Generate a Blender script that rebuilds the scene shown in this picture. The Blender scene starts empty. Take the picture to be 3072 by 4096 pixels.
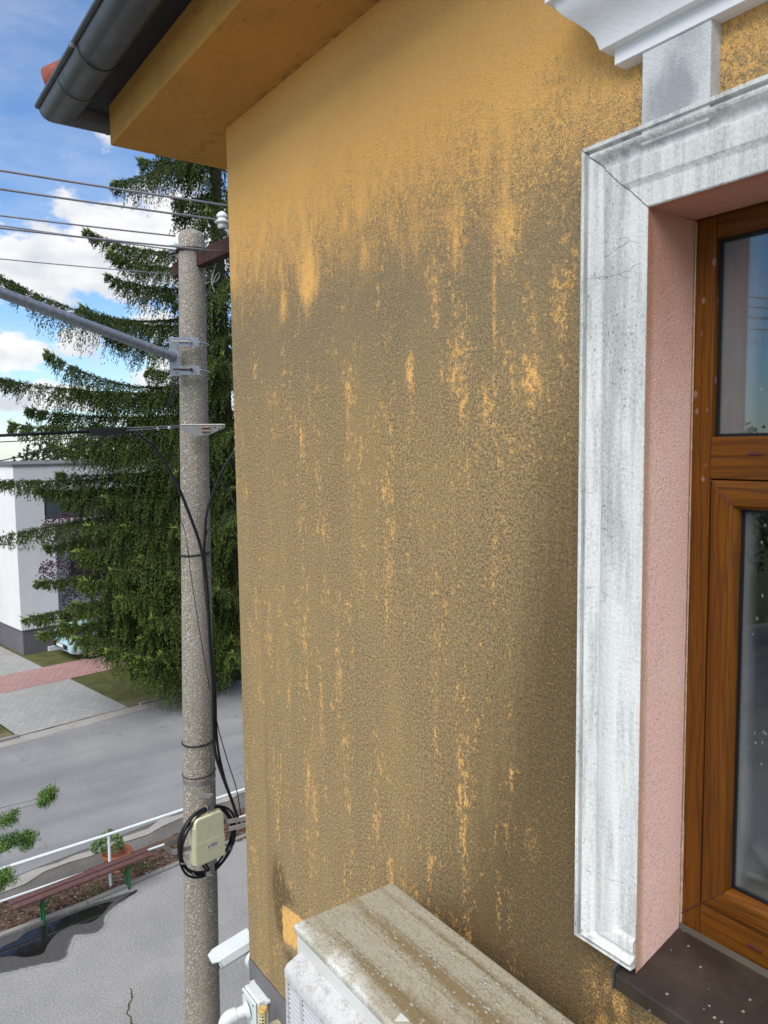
import bpy, math, random
import numpy as np
from mathutils import Vector, Matrix
random.seed(7); RNG=np.random.default_rng(7)
SC=bpy.context.scene; COL=SC.collection
R=math.radians
# ------------------------------------------------------------------ camera
cd=bpy.data.cameras.new('camera'); cam=bpy.data.objects.new('camera',cd); COL.objects.link(cam); SC.camera=cam
cd.sensor_fit='VERTICAL'; cd.sensor_height=36.0; cd.lens=3070/4096*36.0; cd.clip_start=.05; cd.clip_end=2000
def cam_matrix():
    yaw,pitch,roll=R(35.4),R(-4.9),R(.70)
    fw=Vector((-math.cos(yaw)*math.cos(pitch),math.sin(yaw)*math.cos(pitch),math.sin(pitch)))
    r0=fw.cross(Vector((0,0,1))).normalized(); u0=r0.cross(fw)
    r=r0*math.cos(roll)-u0*math.sin(roll); u=u0*math.cos(roll)+r0*math.sin(roll)
    m=Matrix((r,u,-fw)).transposed().to_4x4(); m.translation=Vector((0,-1.4,6.6)); return m
cam.matrix_world=cam_matrix()
cd.dof.use_dof=True; cd.dof.focus_distance=2.6; cd.dof.aperture_fstop=9.0
# ------------------------------------------------------------------ world
SUN_EL,SUN_AZ=R(52),R(-64)         # azimuth of the sun, counter-clockwise from +X
W=bpy.data.worlds.new('World'); SC.world=W; W.use_nodes=True
def build_world():
    nt=W.node_tree; nt.nodes.clear(); N=nt.nodes.new; L=nt.links.new
    out=N('ShaderNodeOutputWorld'); bg=N('ShaderNodeBackground'); L(bg.outputs[0],out.inputs[0]); bg.inputs[1].default_value=.085
    sky=N('ShaderNodeTexSky'); sky.sky_type='NISHITA'; sky.sun_disc=False; sky.sun_elevation=SUN_EL; sky.sun_rotation=R(90)-SUN_AZ
    sky.air_density=1.0; sky.dust_density=.15; sky.ozone_density=2.5
    tc=N('ShaderNodeTexCoord'); sep=N('ShaderNodeSeparateXYZ'); L(tc.outputs['Generated'],sep.inputs[0])
    def M(op,a,b=None,c=None):
        n=N('ShaderNodeMath'); n.operation=op
        for i,v in enumerate((a,b,c)):
            if v is None: continue
            if isinstance(v,(int,float)): n.inputs[i].default_value=v
            else: L(v,n.inputs[i])
        return n.outputs[0]
    az=M('ARCTAN2',sep.outputs[1],sep.outputs[0]); el=M('ARCSINE',sep.outputs[2])
    def noise(scale,det,rough,stretch=(1,1,1.8)):
        mp=N('ShaderNodeMapping'); mp.inputs['Scale'].default_value=stretch; L(tc.outputs['Generated'],mp.inputs[0])
        n=N('ShaderNodeTexNoise'); n.inputs['Scale'].default_value=scale; n.inputs['Detail'].default_value=det; n.inputs['Roughness'].default_value=rough
        L(mp.outputs[0],n.inputs['Vector']); return n.outputs['Fac']
    # cumulus banks: soft lumps at their azimuth and elevation, broken up by turbulence
    lumps=[(167.5,11.8,3.6,3.4,1.0),(163.5,13.8,3.6,3.6,1.1),(170.8,12.4,3.2,3.4,.9),(158.5,14,4.5,4.5,1.0),(166.6,16.0,1.7,1.6,.55),(163.3,20.2,1.5,1.1,.5),
           (170.2,6.5,2.6,1.7,.8),(165.5,7.4,2.4,1.0,.7),(161,9,2.8,1.5,.7),(168,3.6,5,1.3,.8),(158,5,5,4,.8),(174,13,4,4,.9),(180,6,6,3,.8),
           (-170,14,9,6,1.0),(-150,20,14,8,.9),(-120,30,22,12,.9),(-80,22,18,9,1.0),(-40,26,18,10,.9),(10,20,20,9,.8),(60,30,22,12,.8),(110,22,18,8,.8)]
    acc=None
    for a,e,sa,se,w in lumps:
        da=M('DIVIDE',M('SUBTRACT',az,R(a)),R(sa)); de=M('DIVIDE',M('SUBTRACT',el,R(e)),R(se))
        g=M('MULTIPLY',M('EXPONENT',M('MULTIPLY',M('ADD',M('MULTIPLY',da,da),M('MULTIPLY',de,de)),-1.0)),w)
        acc=g if acc is None else M('MAXIMUM',acc,g)
    big=noise(16,9,.58); 
    f=M('ADD',M('MULTIPLY',acc,.60),M('MULTIPLY',M('SUBTRACT',big,.5),1.15))
    mr=N('ShaderNodeMapRange'); mr.interpolation_type='SMOOTHSTEP'; L(f,mr.inputs[0]); mr.inputs[1].default_value=.18; mr.inputs[2].default_value=.36
    # thin high veil
    veil=M('MULTIPLY',M('SUBTRACT',noise(5,6,.6,(1,1,3)),.40),.9); veil=M('MAXIMUM',M('MINIMUM',veil,.22),0)
    mask=M('MAXIMUM',mr.outputs[0],veil)
    # cloud body: white crests, pale grey-blue undersides
    d=M('ADD',M('MULTIPLY',M('SUBTRACT',noise(9,7,.55,(1,1,2.2)),.5),3.2),.55); 
    cr=N('ShaderNodeValToRGB'); L(d,cr.inputs[0])
    cr.color_ramp.elements[0].color=(4.1,4.4,4.8,1); cr.color_ramp.elements[1].color=(6.0,6.0,6.0,1); cr.color_ramp.elements[0].position=.1; cr.color_ramp.elements[1].position=.8
    sc_=N('ShaderNodeVectorMath'); sc_.operation='MULTIPLY'; L(sky.outputs[0],sc_.inputs[0]); sc_.inputs[1].default_value=(.76,.92,1.08)
    mx=N('ShaderNodeMix'); mx.data_type='RGBA'; L(mask,mx.inputs[0]); L(sc_.outputs[0],mx.inputs[6]); L(cr.outputs[0],mx.inputs[7])
    L(mx.outputs[2],bg.inputs[0])
build_world()
sd=bpy.data.lights.new('sun','SUN'); sd.energy=2.4; sd.angle=R(60); sd.color=(1,.94,.85); sun=bpy.data.objects.new('sun',sd); COL.objects.link(sun)
sun.rotation_euler=Vector((math.cos(SUN_EL)*math.cos(SUN_AZ),math.cos(SUN_EL)*math.sin(SUN_AZ),math.sin(SUN_EL))).to_track_quat('Z','Y').to_euler()
SC.view_settings.view_transform='Standard'; SC.view_settings.look='None'; SC.view_settings.exposure=1.0; SC.view_settings.gamma=1
SC.cycles.use_denoising=True; SC.cycles.max_bounces=8; SC.cycles.transparent_max_bounces=12
# ------------------------------------------------------------------ material tools
class NT:
    def __init__(s,name,rough=.8,metal=0,spec=.3):
        s.m=bpy.data.materials.new(name); s.m.use_nodes=True; s.t=s.m.node_tree; s.b=s.t.nodes['Principled BSDF']
        s.b.inputs['Roughness'].default_value=rough; s.b.inputs['Metallic'].default_value=metal; s.b.inputs['Specular IOR Level'].default_value=spec
        s._pos=None
    def n(s,t): return s.t.nodes.new(t)
    def l(s,a,b):
        if isinstance(a,(int,float)): b.default_value=a
        elif isinstance(a,tuple): b.default_value=(a+(1,))[:len(b.default_value)] if len(a)<len(b.default_value) else a
        else: s.t.links.new(a,b)
    def pos(s):
        if s._pos is None: s._pos=s.n('ShaderNodeNewGeometry').outputs['Position']
        return s._pos
    def xyz(s):
        n=s.n('ShaderNodeSeparateXYZ'); s.l(s.pos(),n.inputs[0]); return n.outputs
    def mp(s,scale=(1,1,1),rot=(0,0,0),loc=(0,0,0),vec=None):
        n=s.n('ShaderNodeMapping'); n.inputs['Scale'].default_value=scale; n.inputs['Rotation'].default_value=rot; n.inputs['Location'].default_value=loc
        s.l(vec if vec is not None else s.pos(),n.inputs[0]); return n.outputs[0]
    def noise(s,scale,det=4,rough=.55,stretch=(1,1,1),vec=None,dist=0,loc=(0,0,0)):
        n=s.n('ShaderNodeTexNoise'); n.inputs['Scale'].default_value=scale; n.inputs['Detail'].default_value=det; n.inputs['Roughness'].default_value=rough
        n.inputs['Distortion'].default_value=dist; s.l(s.mp(stretch,vec=vec,loc=loc),n.inputs['Vector']); return n.outputs['Fac']
    def vor(s,scale,feature='F1',out='Distance',stretch=(1,1,1),rnd=1):
        n=s.n('ShaderNodeTexVoronoi'); n.feature=feature; n.inputs['Scale'].default_value=scale; n.inputs['Randomness'].default_value=rnd
        s.l(s.mp(stretch),n.inputs['Vector']); return n.outputs[out]
    def M(s,op,a,b=None,c=None,clamp=False):
        n=s.n('ShaderNodeMath'); n.operation=op; n.use_clamp=clamp
        for i,v in enumerate((a,b,c)):
            if v is not None: s.l(v,n.inputs[i])
        return n.outputs[0]
    def step(s,v,a,b):
        n=s.n('ShaderNodeMapRange'); n.interpolation_type='SMOOTHSTEP'; s.l(v,n.inputs[0]); n.inputs[1].default_value=a; n.inputs[2].default_value=b; return n.outputs[0]
    def ramp(s,v,*st):
        n=s.n('ShaderNodeValToRGB'); e=n.color_ramp.elements
        while len(e)<len(st): e.new(.5)
        for i,(p,c) in enumerate(st): e[i].position=p; e[i].color=tuple(c)+(1,) if len(c)==3 else c
        s.l(v,n.inputs[0]); return n.outputs[0]
    def mix(s,f,a,b,mode='MIX'):
        n=s.n('ShaderNodeMix'); n.data_type='RGBA'; n.blend_type=mode; s.l(f,n.inputs[0])
        for v,i in ((a,6),(b,7)):
            if isinstance(v,tuple): n.inputs[i].default_value=v+(1,) if len(v)==3 else v
            else: s.l(v,n.inputs[i])
        return n.outputs[2]
    def col(s,c): s.l(c if not isinstance(c,tuple) else c+(1,),s.b.inputs['Base Color']); return s
    def rough(s,v): s.l(v,s.b.inputs['Roughness']); return s
    def bump(s,h,strength=.4,dist=.01,norm=None):
        n=s.n('ShaderNodeBump'); n.inputs['Strength'].default_value=strength; n.inputs['Distance'].default_value=dist; s.l(h,n.inputs['Height'])
        if norm is not None: s.l(norm,n.inputs['Normal'])
        s.l(n.outputs[0],s.b.inputs['Normal']); return n.outputs[0]
    def gauss(s,blobs,ax=('X','Z')):
        o=s.xyz(); acc=None
        for x,z,sx,sz,w in blobs:
            a=s.M('DIVIDE',s.M('SUBTRACT',o[ax[0]],x),sx); b=s.M('DIVIDE',s.M('SUBTRACT',o[ax[1]],z),sz)
            g=s.M('MULTIPLY',s.M('EXPONENT',s.M('MULTIPLY',s.M('ADD',s.M('MULTIPLY',a,a),s.M('MULTIPLY',b,b)),-1.0)),w)
            acc=g if acc is None else s.M('ADD',acc,g)
        return acc
MATS={}
def simple(name,c,rough=.6,metal=0,var=.18,scale=8,bump=0,bscale=200,spec=.3):
    m=NT(name,rough,metal,spec); d=tuple(x*(1-var) for x in c); h=tuple(min(1,x*(1+var)) for x in c)
    m.col(m.ramp(m.noise(scale,5,.6),(.3,d),(.7,h)))
    if bump: m.bump(m.noise(bscale,3,.6),bump,.004)
    MATS[name]=m.m; return m.m
# ------------------------------------------------------------------ mesh tools
class MB:
    def __init__(s): s.v=[]; s.f=[]
    def add(s,v,f):
        o=len(s.v); s.v+= [tuple(p) for p in v]; s.f+=[tuple(i+o for i in q) for q in f]; return s
    def box(s,c,d,rz=0,m=None):
        hx,hy,hz=d[0]/2,d[1]/2,d[2]/2; V=[Vector((x,y,z)) for z in(-hz,hz) for y in(-hy,hy) for x in(-hx,hx)]
        rot=m if m is not None else Matrix.Rotation(rz,3,'Z')
        return s.add([rot@p+Vector(c) for p in V],[(0,2,3,1),(4,5,7,6),(0,1,5,4),(2,6,7,3),(0,4,6,2),(1,3,7,5)])
    def lim(s,x0,x1,y0,y1,z0,z1): return s.box(((x0+x1)/2,(y0+y1)/2,(z0+z1)/2),(abs(x1-x0),abs(y1-y0),abs(z1-z0)))
    def tube(s,pts,r,n=8,cap=True):
        P=[Vector(p) for p in pts]; rs=r if isinstance(r,(list,tuple)) else [r]*len(P); o=len(s.v); up=None
        for i,p in enumerate(P):
            t=(P[min(i+1,len(P)-1)]-P[max(i-1,0)]).normalized()
            if up is None:
                up=Vector((0,0,1)) if abs(t.z)<.9 else Vector((1,0,0))
            a=t.cross(up).normalized(); b=a.cross(t).normalized(); up=b
            for k in range(n):
                g=2*math.pi*k/n; s.v.append(tuple(p+(a*math.cos(g)+b*math.sin(g))*rs[i]))
        for i in range(len(P)-1):
            for k in range(n):
                s.f.append((o+i*n+k,o+i*n+(k+1)%n,o+(i+1)*n+(k+1)%n,o+(i+1)*n+k))
        if cap: s.f.append(tuple(o+k for k in range(n))[::-1]); s.f.append(tuple(o+(len(P)-1)*n+k for k in range(n)))
        return s
    def lathe(s,prof,c,n=20,m=None):
        # prof: (radius,z) from bottom to top
        o=len(s.v); c=Vector(c); m=m or Matrix.Identity(3)
        for r,z in prof:
            for k in range(n):
                g=2*math.pi*k/n; s.v.append(tuple(m@Vector((r*math.cos(g),r*math.sin(g),z))+c))
        for i in range(len(prof)-1):
            for k in range(n): s.f.append((o+i*n+k,o+i*n+(k+1)%n,o+(i+1)*n+(k+1)%n,o+(i+1)*n+k))
        s.f.append(tuple(o+k for k in range(n))[::-1]); s.f.append(tuple(o+(len(prof)-1)*n+k for k in range(n))); return s
    def prism(s,poly,z0,z1,m=None,c=(0,0,0)):
        n=len(poly); m=m or Matrix.Identity(3); c=Vector(c)
        V=[m@Vector((x,y,z0))+c for x,y in poly]+[m@Vector((x,y,z1))+c for x,y in poly]
        return s.add(V,[tuple(range(n))[::-1],tuple(range(n,2*n))]+[(i,(i+1)%n,n+(i+1)%n,n+i) for i in range(n)])
    def sheet(s,poly,z): return s.add([(x,y,z) for x,y in poly],[tuple(range(len(poly)))])
    def sweep(s,rings,closed=True,caps=True):
        n=len(rings[0]); o=len(s.v)
        for r in rings: s.v+=[tuple(p) for p in r]
        for i in range(len(rings)-1):
            for k in range(n if closed else n-1): s.f.append((o+i*n+k,o+i*n+(k+1)%n,o+(i+1)*n+(k+1)%n,o+(i+1)*n+k))
        if caps and closed: s.f.append(tuple(o+k for k in range(n))[::-1]); s.f.append(tuple(o+(len(rings)-1)*n+k for k in range(n)))
        return s
    def build(s,name,mat,parent=None,smooth=False,bevel=0,seg=2,auto=None):
        me=bpy.data.meshes.new(name); base=Vector((0,0,0)); p=parent
        while p is not None: base+=p.location; p=p.parent
        me.from_pydata([tuple(Vector(v)-base) for v in s.v],[],s.f); me.validate()
        import bmesh
        bm=bmesh.new(); bm.from_mesh(me); bmesh.ops.recalc_face_normals(bm,faces=bm.faces); bm.to_mesh(me); bm.free()
        o=bpy.data.objects.new(name,me); COL.objects.link(o); o.parent=parent
        if mat: me.materials.append(mat)
        if smooth or auto: me.shade_smooth() if not auto else me.shade_smooth()
        if auto: me.set_sharp_from_angle(angle=R(auto))
        if bevel:
            b=o.modifiers.new('bevel','BEVEL'); b.width=bevel; b.segments=seg; b.limit_method='ANGLE'; b.angle_limit=R(40); b.harden_normals=True
            me.shade_smooth(); me.set_sharp_from_angle(angle=R(40))
        return o
def root(name,loc,label,cat,group=None):
    o=bpy.data.objects.new(name,None); o.empty_display_size=.1; COL.objects.link(o); o.location=loc; return tag(o,label,cat,group)
def tag(o,label,cat,group=None):
    o['label']=label; o['category']=cat
    if group: o['group']=group
    return o
def struct(o): o['kind']='structure'; return o
def stuff(o): o['kind']='stuff'; return o
def relabel(o,l): o['label']=l; return o
def smooth_pts(P,n=6):
    P=[Vector(p) for p in P]; out=[]
    for i in range(len(P)-1):
        p0=P[max(i-1,0)];p1=P[i];p2=P[i+1];p3=P[min(i+2,len(P)-1)]
        for k in range(n):
            t=k/n; out.append(.5*((2*p1)+(p2-p0)*t+(2*p0-5*p1+4*p2-p3)*t*t+(3*p1-p0-3*p2+p3)*t**3))
    out.append(P[-1]); return out
def copy_tree(o,parent=None):
    c=o.copy(); COL.objects.link(c); c.parent=parent
    for ch in list(o.children): copy_tree(ch,c)
    return c
#@@MATERIALS
# ------------------------------------------------------------------ materials
OCHRE=(.60,.315,.085)
def stucco(name,dirty):
    m=NT(name,.92,0,.15)
    g0=m.noise(520,2,.6); g1=m.noise(250,3,.65); g2=m.noise(120,4,.65); g3=m.noise(55,3,.6)
    grain=m.M('ADD',m.M('MULTIPLY',g1,.55),m.M('MULTIPLY',g2,.45))
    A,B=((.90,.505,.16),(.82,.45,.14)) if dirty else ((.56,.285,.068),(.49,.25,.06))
    clean=m.mix(m.step(m.noise(1.3,3,.6),.35,.7),A,B)
    clean=m.mix(m.M('MULTIPLY',m.step(g2,.40,.62),.35),clean,tuple(min(1,q*1.16) for q in A))
    clean=m.mix(m.M('MULTIPLY',m.step(grain,.575,.66),.80),clean,(.30,.19,.08))   # pits between the grains
    clean=m.mix(m.M('MULTIPLY',m.step(m.noise(75,4,.75),.60,.70),.50),clean,(.16,.11,.055))
    c=clean
    if dirty:
        x,y,z=m.xyz()
        gn=m.M('MULTIPLY_ADD',m.M('SUBTRACT',m.M('ADD',m.M('MULTIPLY',m.noise(340,2,.6),.55),m.M('MULTIPLY',m.noise(150,3,.7),.45)),.5),3.6,.5)   # 0..1 grain threshold
        streak=m.noise(1,4,.6,(11,1,1.3)); fst=m.noise(1,4,.62,(38,1,4.5)); med=m.noise(1,5,.65,(17,3,8)); clump=m.noise(1,5,.75,(48,4,38)); micro=m.noise(1,3,.7,(110,6,80))
        # upper limit of the algae: density grows downwards, hanging in soft streaks
        lim=m.M('ADD',7.47,m.M('ADD',m.M('MULTIPLY',m.M('SUBTRACT',streak,.5),.50),m.M('ADD',m.M('MULTIPLY',m.M('SUBTRACT',fst,.5),.18),m.M('MULTIPLY',m.M('SUBTRACT',med,.5),.75))))
        d=m.M('MULTIPLY_ADD',m.M('SUBTRACT',lim,z),1.55,.20); d=m.M('MINIMUM',m.M('MAXIMUM',d,-.10),m.M('MULTIPLY_ADD',clump,-.50,1.12))
        faint=m.M('MULTIPLY',m.step(z,8.0,7.2),m.M('MULTIPLY',m.step(x,-1.95,-1.25),.24)); d=m.M('MAXIMUM',d,m.M('MULTIPLY',faint,m.M('MULTIPLY_ADD',med,1.1,.45)))
        # bare speckled clusters following the run-off
        cl=m.step(m.M('ADD',m.M('MULTIPLY',streak,.20),m.M('ADD',m.M('MULTIPLY',fst,.10),m.M('ADD',m.M('MULTIPLY',med,.24),m.M('ADD',m.M('MULTIPLY',clump,.28),m.M('MULTIPLY',micro,.18))))),.498,.585)
        d=m.M('SUBTRACT',d,m.M('MULTIPLY',m.M('MULTIPLY',cl,m.M('SUBTRACT',1.0,m.M('MULTIPLY',m.M('MULTIPLY',m.step(x,-1.50,-1.28),m.step(z,6.75,6.3)),.8))),.47))
        spots=m.gauss([(-2.42,7.19,.05,.10,1.3),(-2.60,7.13,.03,.06,.7),(-1.335,6.75,.04,.06,1.1),(-1.71,7.02,.028,.10,.75),(-1.62,6.83,.035,.12,.75),(-1.47,6.97,.010,.17,.8),(-1.50,6.70,.028,.08,.8),(-1.42,7.12,.045,.09,.7),
              (-1.62,7.15,.04,.11,.55),(-1.25,6.93,.03,.09,.55),(-1.33,6.90,.018,.09,.6),(-1.83,6.81,.018,.06,.9),(-2.17,6.72,.013,.17,.75),(-2.48,6.62,.020,.07,.7),(-1.47,6.27,.022,.05,.5),(-1.16,6.80,.03,.2,.5),(-2.57,6.75,.018,.25,.4),
              (-2.38,5.62,.025,.20,.5),(-2.45,5.25,.025,.12,.7),(-1.96,5.22,.020,.07,1.0),(-1.6,5.6,.02,.30,.4),(-1.72,5.95,.02,.35,.4),(-2.15,6.35,.02,.22,.4),(-1.95,6.3,.03,.25,.4),(-1.33,5.58,.04,.08,.4),(-1.40,5.75,.02,.08,.4)])
        d=m.M('SUBTRACT',d,m.M('MULTIPLY',m.M('MULTIPLY',spots,m.M('MULTIPLY_ADD',clump,2.6,-.60)),.66))
        wob=m.M('MULTIPLY',m.M('SUBTRACT',med,.5),.05)
        rect=m.M('MULTIPLY',m.step(m.M('ADD',x,wob),-2.740,-2.728),m.M('MULTIPLY',m.step(m.M('ADD',m.M('MULTIPLY_ADD',x,-.16,z),wob),5.150,5.135),m.step(m.M('ADD',m.M('MULTIPLY_ADD',x,-.2,z),wob),5.075,5.115)))
        rect=m.M('MULTIPLY',rect,m.step(x,-2.3,-2.4)); d=m.M('SUBTRACT',d,m.M('MULTIPLY',m.M('MULTIPLY',rect,m.M('MULTIPLY_ADD',clump,1.2,.10)),1.0))
        sill=m.gauss([(-1.10,5.32,.06,.05,.8),(-1.06,5.14,.09,.14,1.2),(-.95,5.1,.10,.3,1.2)]); d=m.M('SUBTRACT',d,m.M('MULTIPLY',m.M('MULTIPLY',sill,m.M('MULTIPLY_ADD',med,3.2,-1.0)),.62))
        cover=m.step(m.M('SUBTRACT',m.M('ADD',d,.06),gn),-.10,.10)
        cover=m.M('MULTIPLY_ADD',cover,.58,m.M('MULTIPLY',m.step(d,-.05,.80),.38))
        algae=m.ramp(m.M('ADD',m.M('MULTIPLY',g1,.5),m.M('MULTIPLY',g2,.5)),(.38,(.075,.053,.026)),(.49,(.247,.182,.094)),(.59,(.48,.37,.20)))
        algae=m.mix(m.M('MULTIPLY',m.step(m.noise(1,3,.6,(5,1,1.1)),.42,.7),.35),algae,(.40,.28,.125))
        algae=m.mix(m.M('MULTIPLY',m.step(z,6.6,7.1),.5),algae,(.22,.185,.125))
        deep=m.step(m.M('ADD',m.gauss([(-1.22,5.15,.30,.60,1.05),(-1.45,4.95,.50,.32,1.05),(-1.20,6.1,.16,.9,.75),(-1.45,5.7,.45,.9,.48),(-2.76,4.76,.055,.12,1.7),(-2.755,4.63,.03,.08,1.3),(-2.66,4.77,.06,.04,.8),(-2.67,4.50,.06,.04,1.0),(-2.85,4.7,.12,.25,.25)]),m.M('MULTIPLY',m.M('SUBTRACT',m.M('ADD',m.M('MULTIPLY',med,.5),m.M('MULTIPLY',fst,.5)),.5),1.0)),.10,1.15)
        algae=m.mix(m.M('MULTIPLY',deep,.75),algae,(.060,.046,.026))  # algae and soot darkest by window and unit; partly shade put into colour
        wet=m.M('MULTIPLY',m.step(m.noise(1,3,.5,(16,1,.35)),.54,.72),m.step(z,6.3,5.3)); algae=m.mix(m.M('MULTIPLY',wet,.32),algae,(.15,.105,.045))
        c=m.mix(cover,clean,algae)
    else:
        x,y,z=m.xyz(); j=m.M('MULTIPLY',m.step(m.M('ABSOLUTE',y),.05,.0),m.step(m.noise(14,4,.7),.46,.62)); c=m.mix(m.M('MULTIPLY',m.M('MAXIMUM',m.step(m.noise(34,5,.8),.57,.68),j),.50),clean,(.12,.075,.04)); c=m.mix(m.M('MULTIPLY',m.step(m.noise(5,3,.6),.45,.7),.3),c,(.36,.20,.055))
    m.col(c)
    m.bump(m.M('ADD',m.M('ADD',m.M('MULTIPLY',g1,.7),m.M('MULTIPLY',g2,1.0)),m.M('MULTIPLY',g3,.4)),.85,.0075)
    return m.m
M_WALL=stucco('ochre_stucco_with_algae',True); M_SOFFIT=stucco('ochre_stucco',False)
WX0_=-.998
def plaster_white():
    m=NT('weathered_white_plaster',.8,0,.25); x,y,z=m.xyz()
    st=m.noise(1,5,.65,(45,45,3.2)); sp=m.noise(1,3,.7,(230,230,120)); big=m.noise(1,4,.6,(7,7,2.6)); v=m.noise(120,3,.6)
    c=m.ramp(m.noise(1,3,.6,(60,60,2)),(.3,(.59,.60,.58)),(.7,(.68,.685,.66)))
    g=m.M('ADD',m.M('MULTIPLY',st,.45),m.M('ADD',m.M('MULTIPLY',big,.4),m.M('MULTIPLY',sp,.28)))
    c=m.mix(m.M('MULTIPLY',m.step(g,.49,.68),.56),c,(.22,.225,.225))
    c=m.mix(m.M('MULTIPLY',m.step(m.M('ADD',sp,m.M('MULTIPLY',big,.5)),.89,1.0),.8),c,(.05,.05,.055))
    c=m.mix(m.M('MULTIPLY',m.step(m.noise(1,4,.6,(22,22,1.4),loc=(3,1,2)),.60,.75),.35),c,(.42,.36,.26))
    # hairline cracks, mostly level
    n=m.n('ShaderNodeTexVoronoi'); n.feature='DISTANCE_TO_EDGE'; n.inputs['Scale'].default_value=1; m.l(m.mp((5,5,9),vec=None),n.inputs['Vector'])
    w=m.n('ShaderNodeVectorMath'); w.operation='ADD'; nn=m.n('ShaderNodeTexNoise'); nn.inputs['Scale'].default_value=28; m.l(m.pos(),nn.inputs['Vector'])
    sc=m.n('ShaderNodeVectorMath'); sc.operation='SCALE'; sc.inputs[3].default_value=.30; m.l(nn.outputs['Color'],sc.inputs[0]); m.l(m.mp((2.2,2.2,16)),w.inputs[0]); m.l(sc.outputs[0],w.inputs[1]); m.l(w.outputs[0],n.inputs['Vector'])
    crack=m.M('MULTIPLY',m.M('MULTIPLY',m.M('MULTIPLY',m.step(n.outputs['Distance'],.012,.002),m.step(z,7.09,7.05)),.45),m.step(m.noise(1,3,.6,(9,9,10)),.56,.64))
    mit=m.M('ABSOLUTE',m.M('ADD',m.M('SUBTRACT',x,WX0_),m.M('ADD',m.M('SUBTRACT',z,7.079),m.M('MULTIPLY',m.M('SUBTRACT',m.noise(60,3,.6),.5),.006)))); crack=m.M('MAXIMUM',crack,m.M('MULTIPLY',m.step(mit,.0022,.0008),m.step(z,7.0,7.06)))
    c=m.mix(m.M('MULTIPLY',crack,.8),c,(.09,.09,.09))
    dark=m.gauss([(-.93,7.215,.35,.016,.9)]); 
    c=m.mix(m.M('MULTIPLY',m.step(m.M('ADD',dark,m.M('MULTIPLY',m.M('SUBTRACT',v,.5),1.6)),.45,1.3),.55),c,(.14,.13,.115))
    m.col(c); m.bump(m.M('ADD',m.M('MULTIPLY',v,.7),m.M('SUBTRACT',m.M('MULTIPLY',st,.5),crack)),.6,.005); return m.m
M_TRIM=plaster_white()
def plaster_fresh():
    m=NT('white_plaster',.75,0,.25)
    m.col(m.mix(m.M('MULTIPLY',m.step(m.noise(30,6,.7),.60,.8),.4),m.ramp(m.noise(4,4,.6),(.3,(.74,.74,.75)),(.7,(.84,.84,.84))),(.35,.35,.36))); m.bump(m.noise(110,3,.6),.3,.003); return m.m
M_CORNICE=plaster_fresh()
def plaster_pil():
    m=NT('grey_stained_plaster',.85,0,.2)
    s=m.step(m.M('ADD',m.noise(9,5,.65,(1,1,.6)),m.M('MULTIPLY',m.gauss([(-.93,7.27,.07,.07,.35)]),1)),.48,.85)
    m.col(m.mix(m.M('MULTIPLY',s,.75),m.mix(m.step(m.noise(300,2,.6),.5,.7),(.62,.63,.62),(.48,.49,.49)),(.24,.25,.27))); m.bump(m.noise(180,3,.6),.6,.004); return m.m
M_PIL=plaster_pil()
def pink():
    m=NT('pink_render',.85,0,.25); x,y,z=m.xyz()
    g=m.noise(330,3,.65)
    c=m.ramp(m.noise(3,4,.6,(1,1,.5)),(.3,(.88,.555,.455)),(.7,(.92,.63,.54)))
    c=m.mix(m.M('MULTIPLY',m.step(m.noise(1,4,.6,(8,14,2)),.5,.7),.35),c,(.80,.60,.58))
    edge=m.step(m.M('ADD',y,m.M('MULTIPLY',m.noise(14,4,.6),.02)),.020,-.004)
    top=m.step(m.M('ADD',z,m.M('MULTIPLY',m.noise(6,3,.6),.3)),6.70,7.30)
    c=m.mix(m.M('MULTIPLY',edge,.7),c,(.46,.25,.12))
    c=m.mix(m.M('MULTIPLY',top,.8),c,(.42,.16,.075))  # orange paint towards the head, with its shade put into the colour
    c=m.mix(m.M('MULTIPLY',m.step(m.noise(190,3,.65),.50,.66),.45),c,(.42,.20,.16))
    foam=m.M('MULTIPLY',m.step(m.M('ADD',y,m.M('MULTIPLY',m.noise(40,4,.7,(1,1,.5)),.012)),.151,.154),1)
    c=m.mix(foam,c,(.42,.28,.15))
    m.col(c); m.bump(m.M('ADD',m.M('MULTIPLY',m.noise(260,3,.65),1.0),m.M('MULTIPLY',m.noise(150,3,.6),.8)),.7,.0042); return m.m
M_PINK=pink()
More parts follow.
